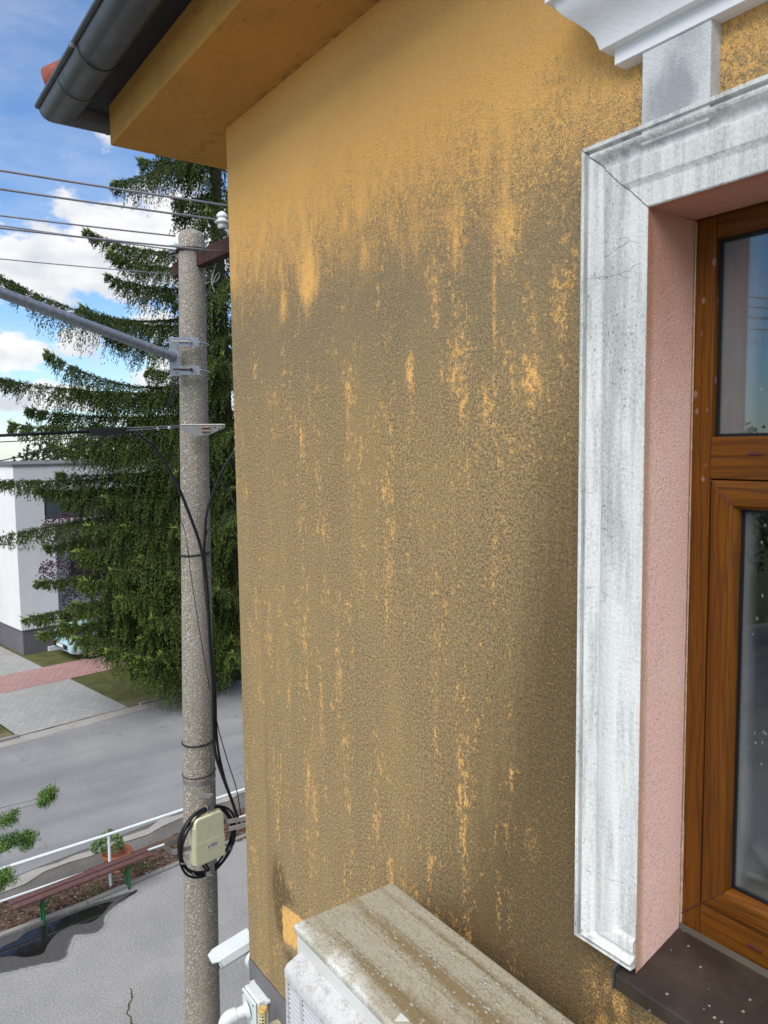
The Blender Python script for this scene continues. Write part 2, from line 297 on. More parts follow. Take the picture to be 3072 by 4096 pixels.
def wood(name,axis,spl=True):
    m=NT(name,.45,0,.2); x,y,z=m.xyz()
    st=(42,42,2.2) if axis=='Z' else (2.2,42,42)
    dz=m.noise(1,3,.5,(7,7,1.1) if axis=='Z' else (1.1,7,7))
    ring=m.n('ShaderNodeTexWave'); ring.wave_type='BANDS'; ring.bands_direction='X' if axis=='Z' else 'Z'; ring.inputs['Scale'].default_value=13; ring.inputs['Distortion'].default_value=22; ring.inputs['Detail'].default_value=3; ring.inputs['Detail Scale'].default_value=.55
    m.l(m.mp((1,1,.16) if axis=='Z' else (.16,1,1)),ring.inputs['Vector'])
    fine=m.noise(1,4,.6,(260,260,9) if axis=='Z' else (9,260,260))
    c=m.ramp(dz,(.3,(.092,.029,.0018)),(.7,(.160,.054,.0035)))
    c=m.mix(m.M('MULTIPLY',m.step(ring.outputs['Fac'],.34,.0),.36),c,(.030,.010,.002))
    c=m.mix(m.M('MULTIPLY',m.step(fine,.45,.66),.6),c,(.052,.017,.003))
    if spl:
        v=m.n('ShaderNodeTexVoronoi'); v.inputs['Scale'].default_value=1; m.l(m.mp((34,34,22)),v.inputs['Vector'])
        spot=m.M('MULTIPLY',m.step(v.outputs['Distance'],.22,.14),m.M('GREATER_THAN',m.noise(1,2,.5,(13,13,8)),.53)); spot=m.M('MULTIPLY',spot,m.step(x,-.945,-.955)); spot=m.M('MULTIPLY',spot,m.step(z,6.1,6.45))
        c=m.mix(m.M('MULTIPLY',spot,.20),c,(.55,.45,.45))
    m.col(c); m.bump(fine,.12,.001); return m.m
M_WOODV=wood('golden_oak_foil','Z'); M_WOODH=wood('golden_oak_foil_level','X',False)
def sillmat():
    m=NT('dark_brown_coated_metal',.30,0,.5)
    v=m.n('ShaderNodeTexVoronoi'); v.inputs['Scale'].default_value=1; m.l(m.mp((60,60,20)),v.inputs['Vector'])
    rr=m.n('ShaderNodeSeparateColor'); m.l(v.outputs['Color'],rr.inputs[0])
    spot=m.M('MULTIPLY',m.M('LESS_THAN',v.outputs['Distance'],m.M('MULTIPLY',rr.outputs[0],.21)),m.M('GREATER_THAN',rr.outputs[1],.45))
    c=m.mix(m.step(m.noise(14,4,.6),.4,.7),(.024,.017,.013),(.036,.027,.020)); m.col(m.mix(m.M('MULTIPLY',spot,.45),c,(.36,.36,.37))); m.rough(m.M('ADD',.26,m.M('MULTIPLY',spot,.4))); return m.m
M_SILL=sillmat()
def glassmat():
    m=NT('window_glass',.02); t=m.t; t.nodes.remove(m.b)
    out=[n for n in t.nodes if n.type=='OUTPUT_MATERIAL'][0]
    gl=m.n('ShaderNodeBsdfGlossy'); gl.inputs['Roughness'].default_value=.015; gl.inputs['Color'].default_value=(.95,.97,1,1); tr=m.n('ShaderNodeBsdfTransparent'); tr.inputs[0].default_value=(.62,.66,.66,1)
    fr=m.n('ShaderNodeFresnel'); fr.inputs[0].default_value=1.62; f=m.M('MULTIPLY',fr.outputs[0],1.7,clamp=True)
    a=m.n('ShaderNodeMixShader'); m.l(f,a.inputs[0]); m.l(tr.outputs[0],a.inputs[1]); m.l(gl.outputs[0],a.inputs[2])
    # condensation film and dried drops
    x,y,z=m.xyz()
    film=m.M('MULTIPLY',m.step(m.M('ADD',z,m.M('MULTIPLY',m.noise(6,4,.6),.35)),5.92,5.74),.14)
    film=m.M('MAXIMUM',film,m.M('MULTIPLY',m.step(m.M('ADD',x,m.M('MULTIPLY',m.noise(5,4,.6,(1,1,.4)),.05)),-.82,-.86),.16))
    v=m.n('ShaderNodeTexVoronoi'); v.inputs['Scale'].default_value=1; m.l(m.mp((75,75,45)),v.inputs['Vector'])
    drop=m.M('MULTIPLY',m.step(v.outputs['Distance'],.22,.12),m.M('GREATER_THAN',m.noise(1,2,.5,(14,14,7)),.52))
    k=m.M('MAXIMUM',film,m.M('MULTIPLY',drop,.24)); k=m.M('MULTIPLY',k,m.M('ADD',.6,m.M('MULTIPLY',m.noise(1,4,.7,(70,70,12)),.6)))
    df=m.n('ShaderNodeBsdfDiffuse'); df.inputs[0].default_value=(.55,.57,.56,1)
    b=m.n('ShaderNodeMixShader'); m.l(k,b.inputs[0]); m.l(a.outputs[0],b.inputs[1]); m.l(df.outputs[0],b.inputs[2]); m.l(b.outputs[0],out.inputs[0]); return m.m
M_GLASS=glassmat()
def acmat(name,dirt):
    m=NT(name,.5,0,.4); x,y,z=m.xyz()
    c=m.ramp(m.noise(5,4,.6),(.3,(.50,.51,.475)),(.7,(.58,.59,.55)))
    if dirt:
        lee=m.gauss([(-1.35,-.388,.30,.014,.75),(-1.40,-.262,.38,.020,.85),(-1.35,-.162,.4,.012,.5),(-1.25,-.40,.22,.035,.55),(-1.15,-.30,.20,.12,.25)],('X','Y'))
        n=m.noise(1,6,.72,(18,60,20)); n2=m.noise(130,4,.75)
        d=m.M('ADD',m.M('MULTIPLY',lee,.36),m.M('ADD',m.M('MULTIPLY',n,.5),m.M('MULTIPLY',n2,.42)))
        d=m.M('MULTIPLY',d,m.step(y,-.455,-.40))
        c=m.mix(m.M('MULTIPLY',m.step(m.M('ADD',m.noise(9,4,.6),m.M('MULTIPLY',m.step(y,-.445,-.37),.32)),.35,.62),.85),c,(.295,.265,.185))
        c=m.mix(m.M('MULTIPLY',m.step(d,.42,.72),.85),c,(.17,.122,.052))
        c=m.mix(m.M('MULTIPLY',m.step(m.noise(150,4,.75),.50,.66),.62),c,(.13,.098,.05))
        g_=None
        for yy in (-.377,-.3005,-.2405,-.1695):
            t_=m.step(m.M('ABSOLUTE',m.M('SUBTRACT',y,yy)),.0032,.0008); g_=t_ if g_ is None else m.M('MAXIMUM',g_,t_)
        c=m.mix(m.M('MULTIPLY',m.M('MULTIPLY',g_,m.step(x,-1.76,-1.66)),m.M('MULTIPLY_ADD',m.noise(30,4,.7),.9,.15)),c,(.10,.075,.04))
        m.bump(m.noise(160,3,.6),.25,.002); m.rough(m.M('SUBTRACT',.55,m.M('MULTIPLY',lee,.25)))
    else:
        c=m.mix(m.M('MULTIPLY',m.step(m.noise(160,4,.8),.60,.74),.4),c,(.30,.27,.24))
    m.col(c); return m.m
M_ACTOP=acmat('grimy_cream_casing',True); M_AC=acmat('cream_casing',False)
def guardmat():
    m=NT('mottled_lilac_white_plastic',.6,0,.3); n=m.M('ADD',m.M('MULTIPLY',m.noise(30,6,.75),.6),m.M('MULTIPLY',m.noise(140,3,.7),.4))
    m.col(m.ramp(n,(.30,(.53,.53,.53)),(.50,(.46,.455,.45)),(.64,(.28,.265,.245)))); m.bump(m.noise(120,3,.6),.3,.002); return m.m
M_GUARD=guardmat()
def concrete_pole():
    m=NT('exposed_aggregate_concrete',.9,0,.2)
    v=m.n('ShaderNodeTexVoronoi'); v.inputs['Scale'].default_value=70; m.l(m.pos(),v.inputs['Vector']); sp=m.n('ShaderNodeSeparateColor'); m.l(v.outputs['Color'],sp.inputs[0])
    peb=m.ramp(sp.outputs[0],(.0,(.15,.135,.11)),(.35,(.25,.23,.19)),(.6,(.36,.335,.29)),(.85,(.62,.59,.54)),(.97,(.38,.24,.12)))
    c=m.mix(m.step(v.outputs['Distance'],.35,.6),peb,(.23,.205,.17)); c=m.mix(m.M('MULTIPLY',m.step(m.noise(1,4,.6,(5,5,1.2)),.50,.68),.45),c,(.30,.265,.215))
    c=m.mix(m.M('MULTIPLY',m.step(m.noise(1,4,.6,(3,3,.5)),.52,.72),.35),c,(.19,.155,.11)); c=m.mix(m.M('MULTIPLY',m.step(m.noise(1,3,.6,(7,7,.35),loc=(4,2,1)),.46,.60),.60),c,(.27,.25,.215)); c=m.mix(m.M('MULTIPLY',m.step(m.noise(1,5,.7,(9,9,3)),.60,.72),.5),c,(.17,.11,.06))
    m.col(c); m.bump(m.M('SUBTRACT',1.0,v.outputs['Distance']),.6,.008); return m.m
M_POLE=concrete_pole()
def ground(name,a,b,sc=1.2,spk=(.5,.5,.5),sa=.4,bump=.4,fs=45,rough=.9,crack=False):
    m=NT(name,rough,0,.25); c=m.ramp(m.noise(sc,6,.62),(.3,a),(.7,b))
    f=m.noise(fs,4,.75); c=m.mix(m.M('MULTIPLY',m.step(f,.52,.72),sa),c,spk); c=m.mix(m.M('MULTIPLY',m.step(f,.48,.30),sa),c,tuple(.45*q for q in a))
    if crack:
        v=m.n('ShaderNodeTexVoronoi'); v.feature='DISTANCE_TO_EDGE'; v.inputs['Scale'].default_value=.5
        w=m.n('ShaderNodeVectorMath'); w.operation='ADD'; nn=m.n('ShaderNodeTexNoise'); nn.inputs['Scale'].default_value=3; nn.inputs['Detail'].default_value=5; m.l(m.pos(),nn.inputs['Vector']); m.l(nn.outputs['Color'],w.inputs[0]); m.l(m.pos(),w.inputs[1]); m.l(w.outputs[0],v.inputs['Vector'])
        c=m.mix(m.M('MULTIPLY',m.M('MULTIPLY',m.step(v.outputs['Distance'],.014,.004),m.step(m.noise(.7,2,.5),.50,.60)),.6),c,tuple(.62*q for q in a))
    m.col(c); m.bump(f,bump,.01); return m
M_YARD=ground('pale_worn_asphalt',(.225,.222,.215),(.31,.30,.285),.9,(.52,.51,.50),.75,.7,42).m
def roadmat():
    m=ground('grey_asphalt_road',(.19,.19,.19),(.26,.26,.255),.6,(.33,.33,.33),.4,.3,50,crack=True)
    # wheel tracks and long seams along the street
    rot=R(9.5); mp=m.mp((1.3,.06,1),rot=(0,0,-rot)); n=m.n('ShaderNodeTexNoise'); n.inputs['Scale'].default_value=1; n.inputs['Detail'].default_value=5; m.l(mp,n.inputs['Vector'])
    base=m.b.inputs['Base Color'].links[0].from_socket
    m.col(m.mix(m.M('MULTIPLY',m.step(n.outputs['Fac'],.42,.66),.5),base,(.155,.157,.162))); return m.m
M_ROAD=roadmat()
M_WET=ground('wet_asphalt',(.035,.033,.032),(.055,.051,.047),1.5,(.09,.085,.08),.4,.4,60,.45).m
M_SOIL=ground('mulch_soil',(.075,.050,.036),(.13,.085,.06),2.2,(.26,.20,.15),.7,.9,38).m
M_SHOULDER=ground('damp_gravel_shoulder',(.085,.078,.072),(.17,.155,.14),1.1,(.30,.28,.25),.5,.6,40).m
M_GRAVEL=ground('pale_gravel_strip',(.27,.255,.23),(.34,.32,.29),2,(.45,.43,.40),.4,.5,50).m
M_KERB=ground('concrete_kerb',(.20,.19,.175),(.28,.27,.25),1.5,(.38,.37,.35),.4,.5,60).m
def grassmat():
    m=ground('short_lawn',(.040,.058,.014),(.125,.115,.042),2.6,(.13,.13,.05),.5,.9,70).m
    return m
M_GRASS=grassmat(); M_DRYG=ground('dry_lawn_edge',(.13,.105,.05),(.17,.14,.08),2,(.22,.19,.13),.5,.9,70).m
def paver(name,a,b,joint):
    m=NT(name,.85,0,.25); br=m.n('ShaderNodeTexBrick'); br.inputs['Scale'].default_value=1; br.inputs['Brick Width'].default_value=.2; br.inputs['Row Height'].default_value=.165; br.inputs['Mortar Size'].default_value=.009
    br.inputs['Color1'].default_value=a+(1,); br.inputs['Color2'].default_value=b+(1,); br.inputs['Mortar'].default_value=joint+(1,); br.offset=.5
    m.l(m.mp((1,1,1),rot=(0,0,R(-9.5)+R(90))),br.inputs['Vector']); c=m.mix(m.M('MULTIPLY',m.step(m.noise(.8,5,.6),.4,.7),.3),br.outputs['Color'],tuple(.7*q for q in a)); m.col(c); return m.m
M_PAVE=paver('grey_paving_blocks',(.29,.29,.28),(.335,.335,.32),(.22,.22,.205)); M_PINKP=paver('red_paving_blocks',(.33,.20,.185),(.39,.24,.22),(.21,.14,.13))
def water():
    m=NT('puddle_water',.03,0,.5); m.col((.012,.012,.011)); m.bump(m.noise(6,3,.5),.03,.01); return m.m
M_WATER=water()
def gutm():
    m=NT('anthracite_coated_steel',.38,0,.5); m.col(m.ramp(m.noise(9,5,.65),(.3,(.030,.034,.035)),(.7,(.050,.055,.055)))); m.rough(m.M('ADD',.28,m.M('MULTIPLY',m.noise(22,4,.6),.25))); return m.m
M_GUT=gutm()
M_TILE=simple('terracotta_tile',(.20,.055,.03),.8,var=.3,scale=30); M_DARK=simple('dark_flashing',(.012,.012,.014),.6)
M_PLINTH=simple('grey_smooth_band',(.145,.14,.145),.7,var=.12,scale=5,bump=.3)
M_GALV=simple('galvanised_steel',(.27,.30,.34),.48,.55,var=.25,scale=26); M_ALU=simple('brushed_steel_strap',(.33,.315,.30),.4,.7,var=.15,scale=30)
M_WIRE=simple('aluminium_strand',(.33,.33,.35),.5,.35); M_BLACK=simple('black_cable_sheath',(.010,.010,.012),.42); M_RUST=simple('rusted_red_oxide',(.038,.015,.012),.8,var=.6,scale=22)
M_PORC=simple('white_porcelain',(.66,.70,.68),.18,var=.06,spec=.6); M_DKIRON=simple('dark_iron',(.03,.025,.022),.6)
M_CREAM=simple('cream_plastic_enclosure',(.60,.58,.40),.5,var=.06,scale=14); M_PAPER=simple('sticker_paper',(.62,.60,.58),.6); M_INK=simple('sticker_ink',(.12,.12,.13),.6)
M_CAMW=simple('white_camera_housing',(.56,.60,.59),.35,var=.05,scale=20); M_YEL=simple('aged_cream_plastic',(.50,.45,.27),.5,var=.2,scale=30); M_YEL2=simple('amber_cap',(.50,.34,.11),.5,var=.2,scale=60)
M_RAIL=simple('white_painted_steel',(.66,.70,.70),.4,var=.06); M_PLANK=simple('red_brown_painted_plank',(.115,.058,.050),.5,var=.22,scale=16); M_GREEN=simple('green_painted_steel',(.02,.12,.045),.45)
M_POT=simple('terracotta_pot',(.33,.115,.055),.75,var=.2,scale=14); M_HWALL=simple('white_house_render',(.66,.665,.67),.85,var=.04,scale=2); M_HGREY=simple('grey_house_plinth',(.125,.12,.135),.85,var=.1,scale=2)
M_HGLASS=simple('dark_house_glass',(.03,.035,.045),.08,spec=.6); M_HFR=simple('slate_window_frame',(.06,.08,.09),.5); M_ROOFG=simple('roof_membrane',(.12,.12,.12),.8)
M_CAR=simple('pale_blue_car_paint',(.42,.60,.68),.18,.1,var=.02,spec=.6); M_TYRE=simple('tyre_rubber',(.012,.012,.012),.8); M_RIM=simple('alloy',(.5,.5,.5),.3,.8)
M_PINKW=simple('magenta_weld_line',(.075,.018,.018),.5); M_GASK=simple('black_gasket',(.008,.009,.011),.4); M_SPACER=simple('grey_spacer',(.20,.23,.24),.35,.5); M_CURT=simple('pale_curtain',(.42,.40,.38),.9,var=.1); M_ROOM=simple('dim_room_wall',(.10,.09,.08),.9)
def leafmat(name,stops,rough=.65,trans=.0):
    m=NT(name,rough,0,.2); a=m.n('ShaderNodeAttribute'); a.attribute_name='tint'; m.col(m.ramp(a.outputs['Fac'],*stops)); return m.m
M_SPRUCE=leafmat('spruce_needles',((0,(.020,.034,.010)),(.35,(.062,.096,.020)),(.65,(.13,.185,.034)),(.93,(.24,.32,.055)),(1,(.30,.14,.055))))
M_PLUM=leafmat('purple_plum_leaves',((0,(.018,.008,.014)),(.6,(.06,.020,.036)),(1,(.13,.045,.07)))); M_BARK=simple('grey_brown_bark',(.085,.068,.05),.95,var=.4,scale=9,bump=.8,bscale=40)
M_LARCH=leafmat('bright_conifer_tufts',((0,(.03,.07,.015)),(.5,(.09,.19,.035)),(1,(.20,.34,.07)))); M_SHRUB=leafmat('grey_green_shrub_leaves',((0,(.03,.06,.02)),(.5,(.10,.17,.06)),(1,(.24,.32,.14)))); M_FAR=leafmat('far_dark_conifer',((0,(.012,.024,.018)),(1,(.045,.075,.055))))
#@@BUILDING
# ------------------------------------------------------------------ the ochre house
G=6.6
house=root('yellow_house',(0,0,0),'ochre rendered house wall with grey algae stains and white window surround','house')
WX0,WX1,WZ0,WZ1=-.998,.30,5.43,7.079       # window opening
def wall():
    b=MB(); r=.012; X0=-3.08
    prof=[(X0,9.0),(X0,3.0),(X0,r)]+[(X0+r-r*math.cos(t),r-r*math.sin(t)) for t in (R(30),R(60))]+[(X0+r,0)]
    zs=[0,3.955,4.287,WZ0,WZ1,8.25]
    for i in range(len(prof)-1):
        (xa,ya),(xb,yb)=prof[i],prof[i+1]
        for za,zb in ((0,3.955),(4.287,8.25)): b.add([(xa,ya,za),(xb,yb,za),(xb,yb,zb),(xa,ya,zb)],[(0,1,2,3)])
    def q(x0,x1,z0,z1): b.add([(x0,0,z0),(x1,0,z0),(x1,0,z1),(x0,0,z1)],[(0,1,2,3)])
    q(X0+r,WX0,0,3.955); q(WX0,WX1,0,3.955); q(WX1,7,0,3.955)
    q(X0+r,WX0,4.287,8.25); q(WX0,WX1,4.287,WZ0); q(WX0,WX1,WZ1,8.25); q(WX1,7,4.287,8.25)
    b.add([(7,0,0),(7,9,0),(7,9,8.25),(7,0,8.25)],[(0,1,2,3)]); b.add([(-3.08,9,0),(7,9,0),(7,9,8.25),(-3.08,9,8.25)],[(0,1,2,3)])
    o=b.build('wall',M_WALL,house)
    o.data.shade_smooth(); o.data.set_sharp_from_angle(angle=R(50))
    p=MB()
    for i in range(len(prof)-1):
        (xa,ya),(xb,yb)=prof[i],prof[i+1]; p.add([(xa-.002,ya,3.955),(xb-.002 if i<2 else xb,yb-(.002 if i>2 else 0),3.955),(xb-.002 if i<2 else xb,yb-(.002 if i>2 else 0),4.287),(xa-.002,ya,4.287)],[(0,1,2,3)])
    p.add([(X0+r,-.002,3.955),(7,-.002,3.955),(7,-.002,4.287),(X0+r,-.002,4.287)],[(0,1,2,3)])
    p.build('plinth_band',M_PLINTH,house)
wall()
# boxed eaves that wrap the corner: soffit + fascia as a mitred ring with a slightly uneven arris
def eaves():
    b=MB(); rings=[]
    ox,oy=-3.516,-.344
    prof=lambda d,z:[(7,-.344+d,z),(ox+d,oy+d,z),(ox+d,9,z)]
    pts=[(0.0,8.107),(0.0,7.922),(.50,7.922),(.50,8.107)]
    rr=[prof(d,z) for d,z in pts]
    rings=[[rr[k][i] for k in range(4)] for i in range(3)]
    b.sweep(rings)
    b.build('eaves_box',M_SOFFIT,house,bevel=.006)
    f=MB(); rr=[prof(d,z) for d,z in [(-.085,8.085),(-.085,8.128),(.3,8.14),(.3,8.109),(.002,8.109),(-.003,8.085)]]
    f.sweep([[rr[k][i] for k in range(6)] for i in range(3)]); f.build('flashing',M_DARK,house)
    # hipped tile roof
    r=MB(); e=8.145; d=.06
    A=[(-3.516-d,-.344-d,e),(7,-.344-d,e),(7,9.3,e),(-3.516-d,9.3,e)]; T=[(1.2,4.4,e+2.3),(7,4.4,e+2.3)]
    r.add(A+T,[(0,1,5,4),(0,4,3),(3,4,5,2),(1,2,5),(0,3,2,1)])
    rf=r.build('roof',M_TILE,house)
    h=MB(); 
    for k in range(14):
        c0=Vector((-3.705,-.522,8.190))+Vector((4.8,4.8,2.3)).normalized()*(.33*k); dr=Vector((4.8,4.8,2.3)).normalized()
        h.tube([c0,c0+dr*.36],[.084,.078],20)
    h.build('hip_tile',M_TILE,rf,smooth=False,auto=40)
eaves()
def gutter():
    rad=.080; off=.156; zc=8.112; n=14
    b=MB()
    def sec(d_list): pass
    inner=[];outer=[]
    prof=[]
    for k in range(n+1):
        t=math.pi*k/n; prof.append((-off-rad*math.cos(t),zc-rad*math.sin(t)))
    # bead on the outer rim, then the shell back inside
    shell=prof+[(d*1.0+(.004 if d<-off else -.004),z+.004) for d,z in prof[::-1]]
    def at(d,z): return [(7,-.344+d,z),(-3.516+d,-.344+d,z),(-3.516+d,9.2,z)]
    rr=[at(d,z) for d,z in shell]
    b.sweep([[q[i] for q in rr] for i in range(3)])
    g=b.build('gutter',M_GUT,house,smooth=True,auto=35)
    bd=MB(); d0=-off-rad; bd.tube([(7,-.344+d0-.004,zc+.004),(-3.516+d0-.004,-.344+d0-.004,zc+.004)],.012,10); bd.tube([(-3.516+d0-.004,-.344+d0-.006,zc+.004),(-3.516+d0-.004,9.2,zc+.004)],.0118,10); bd.build('rim_bead',M_GUT,g,smooth=True,auto=50)
    # hook, a joint collar and corner seams
    def collar(x,w,ex,name,axis='X'):
        c=MB(); P=[]
        for k in range(n+1):
            t=math.pi*k/n
            for_ = (-off-(rad+ex)*math.cos(t), zc-(rad+ex)*math.sin(t)); P.append(for_)
        if axis=='X': c.sweep([[(x+dx,-.344+d,z) for d,z in P]+[(x+dx,-.344+(-off+(d+off)*.9),zc+(z-zc)*.9) for d,z in P[::-1]] for dx in (-w/2,w/2)])
        else: c.sweep([[(-3.516+d,x+dx,z) for d,z in P]+[(-3.516+(-off+(d+off)*.9),x+dx,zc+(z-zc)*.9) for d,z in P[::-1]] for dx in (-w/2,w/2)])
        return c.build(name,M_GUT,g,bevel=.0015)
    collar(-3.10,.024,.005,'gutter_hook'); collar(-3.40,.010,.0025,'seam'); collar(-2.1,.024,.005,'gutter_hook'); collar(-1.1,.024,.005,'gutter_hook'); collar(-.30,.010,.0025,'seam','Y')
    s=MB(); s.tube([(-3.10,-.344-off-rad-.02,zc-.012),(-3.10,-.344-off-rad-.008,zc-.012)],.008,10); s.build('rivet',M_ALU,g)
gutter()
# cornice over the window (left end returns into the wall)
def cornice():
    P=[(0,7.381),(-.037,7.381),(-.037,7.413),(-.058,7.413),(-.066,7.440),(-.078,7.457),(-.092,7.472),(-.108,7.486),(-.121,7.502),(-.126,7.516),(-.138,7.517),(-.138,7.545),(-.150,7.548),(-.150,7.572),(0,7.60)]
    b=MB(); xl=lambda d:-1.074+(d+.037)
    xr=lambda d:.376-(d+.037)
    R1=[(xl(d),d,z) for d,z in P]; R2=[(xr(d),d,z) for d,z in P]; R0=[(xl(d),0.003,z) for d,z in P]; R3=[(xr(d),.003,z) for d,z in P]
    b.sweep([R0,R1,R2,R3]); b.build('cornice',M_CORNICE,house,bevel=.0025)
    for x0,x1 in ((-1.009,-.859),(.16,.31)): MB().lim(x0,x1,-.033,.003,7.20,7.383).build('pilaster',M_PIL,house,bevel=.003)
cornice()
def surround():
    b=MB(); x0,x1,z0,z1=WX0,WX1,5.536,WZ1; w=.160
    # profile: u from the opening outwards, d towards the viewer
    P=[(0,.003),(0,.019),(.003,.022),(.048,.022),(.058,.030),(.060,.031),(.100,.031),(.103,.029),(.106,.022),(.114,.022),(.124,.028),(.131,.039),(.137,.041),(.142,.036),(.144,.027),(.150,.027),(.151,.038),(.160,.038),(.160,.003)]
    def corner(u,d,sx,sz): return ((x0-u) if sx<0 else (x1+u),-d,(z0-u*.62) if sz<0 else (z1+u))
    rings=[[corner(u,d,sx,sz) for u,d in P] for sx,sz in ((-1,-1),(-1,1),(1,1),(1,-1))]
    b.sweep(rings,caps=False)
    # closing bottom member between the feet of the surround sits below the sill only at its ends
    foot=[]
    for sx in (-1,1):
        xa=x0 if sx<0 else x1
        A=[corner(u,d,sx,-1) for u,d in P]; B=[(xa,-d,(z0-u*.62)) for u,d in P]
        b.sweep([A,B])
    b.lim(x0-.004,x0-.0005,-.019,.0,5.437,5.536); b.build('window_surround',M_TRIM,house,bevel=.0012,seg=1)
surround()
# reveals
b=MB(); YF=.155
b.add([(WX0+.0015,-.0212,WZ0-.005),(WX0-.003,YF,WZ0+.03),(WX0-.003,YF,WZ1),(WX0+.0015,-.0212,WZ1)],[(0,1,2,3)])
b.add([(WX1,-.019,WZ0-.05),(WX1,YF,WZ0-.02),(WX1,YF,WZ1),(WX1,-.019,WZ1)],[(0,1,2,3)])
b.add([(WX0,-.0208,WZ1-.0015),(WX1,-.0208,WZ1-.0015),(WX1,YF,WZ1+.002),(WX0-.004,YF,WZ1+.002)],[(0,1,2,3)])
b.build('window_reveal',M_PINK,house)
jag=MB(); L0=[];L1=[]
for k in range(120):
    z=5.475+1.60*k/119; w=(.0003+.0010*random.random()) if z>5.72 else (.002+.004*random.random()); L0.append((WX0-.001,.1495-w,z)); L1.append((WX0+.0015+w*.3,.1495,z))
jag.add([p for q in zip(L0,L1) for p in q],[(2*i,2*i+2,2*i+3,2*i+1) for i in range(119)])
jag.build('joint_filler',simple('old_joint_filler',(.38,.26,.19),.9,var=.3,scale=60),house)
win=MB()
def frame_part(x0,x1,z0,z1,y0,y1,mat,name,par,bev=.003): return MB().lim(x0,x1,y0,y1,z0,z1).build(name,mat,par,bevel=bev)
wroot=MB().lim(WX0-.003,-.952,.150,.215,5.476,7.080).build('window',M_WOODV,house,bevel=.004)     # left stile of the outer frame
wn=lambda x0,x1,z0,z1,y0,y1,mat,name,bev=.003: frame_part(x0,x1,z0,z1,y0,y1,mat,name,wroot,bev)
wn(-.9515,.304,7.030,7.080,.150,.215,M_WOODH,'head_rail'); wn(-.9515,.255,6.520,6.611,.148,.215,M_WOODH,'transom'); wn(-.9515,.304,5.476,5.548,.150,.215,M_WOODH,'bottom_rail'); wn(.2555,.304,5.5485,7.0295,.150,.215,M_WOODV,'right_stile')
# opening sash of the lower light, mitred, proud of the frame
def sash(x0,x1,z0,z1):
    P=[(0,.012),(0,-.004),(.009,-.008),(.012,-.012),(.017,-.013),(.052,-.010),(.060,.000),(.060,.030),(.0,.030)]
    for nm,mat,(sa,ea) in (('sash_stile',M_WOODV,((x0,z0,1,1),(x0,z1,1,-1))),('sash_stile',M_WOODV,((x1,z0,-1,1),(x1,z1,-1,-1))),('sash_rail',M_WOODH,((x0,z0,1,1),(x1,z0,-1,1))),('sash_rail',M_WOODH,((x0,z1,1,-1),(x1,z1,-1,-1)))):
        bb=MB(); bb.sweep([[(x+u*sx,.153+d,z+u*sz) for u,d in P] for x,z,sx,sz in (sa,ea)]); bb.build(nm,mat,wroot,bevel=.002)
sash(-.948,.252,5.550,6.518)
for (xa,za,xb,zb) in ((-.948,6.518,-.891,6.461),(-.948,5.55,-.891,5.607)): MB().tube([(xa,.1485,za),((xa+xb)/2-.001,.1415,(za+zb)/2),(xb,.1435,zb)],.0014,6).build('weld_line',M_PINKW,wroot)
MB().tube([(-1.000,.1488,5.500),(-.952,.1488,5.548)],.0014,6).build('weld_line',M_PINKW,wroot)
for x,z in ((-.85,6.575),(-.82,5.515)): MB().lim(x-.016,x+.016,.1455,.152,z-.0035,z+.0035).build('drain_slot',M_PINKW,wroot,bevel=.002)
def pane(x0,x1,z0,z1,y):
    g=MB().lim(x0,x1,y,y+.004,z0,z1).build('glass',M_GLASS,wroot)
    k=MB(); t=.007
    for a in ((x0,x0+t,z0,z1),(x1-t,x1,z0,z1),(x0+t,x1-t,z0,z0+t),(x0+t,x1-t,z1-t,z1)): k.lim(a[0],a[1],y-.004,y-.0005,a[2],a[3])
    k.build('gasket',M_GASK,g)
    s=MB(); t2=.018
    for a in ((x0+t,x0+t2,z0+t,z1-t),(x1-t2,x1-t,z0+t,z1-t),(x0+t2,x1-t2,z0+t,z0+t2),(x0+t2,x1-t2,z1-t2,z1-t)): s.lim(a[0],a[1],y+.006,y+.018,a[2],a[3])
    s.build('spacer',M_SPACER,g)
pane(-.951,.255,6.611,7.030,.170); pane(-.888,.192,5.610,6.458,.172)
for a in ((-.9515,-.93),): pass
inner=MB(); 
for (xa,xb,za,zb) in ((-.951,-.915,6.611,7.03),(-.888,-.862,5.61,6.458),(-.888,.19,5.61,5.632)): inner.lim(xa,xb,.19,.225,za,zb)
inner.build('inner_frame',simple('inner_oak_frame',(.10,.035,.018),.5),wroot)
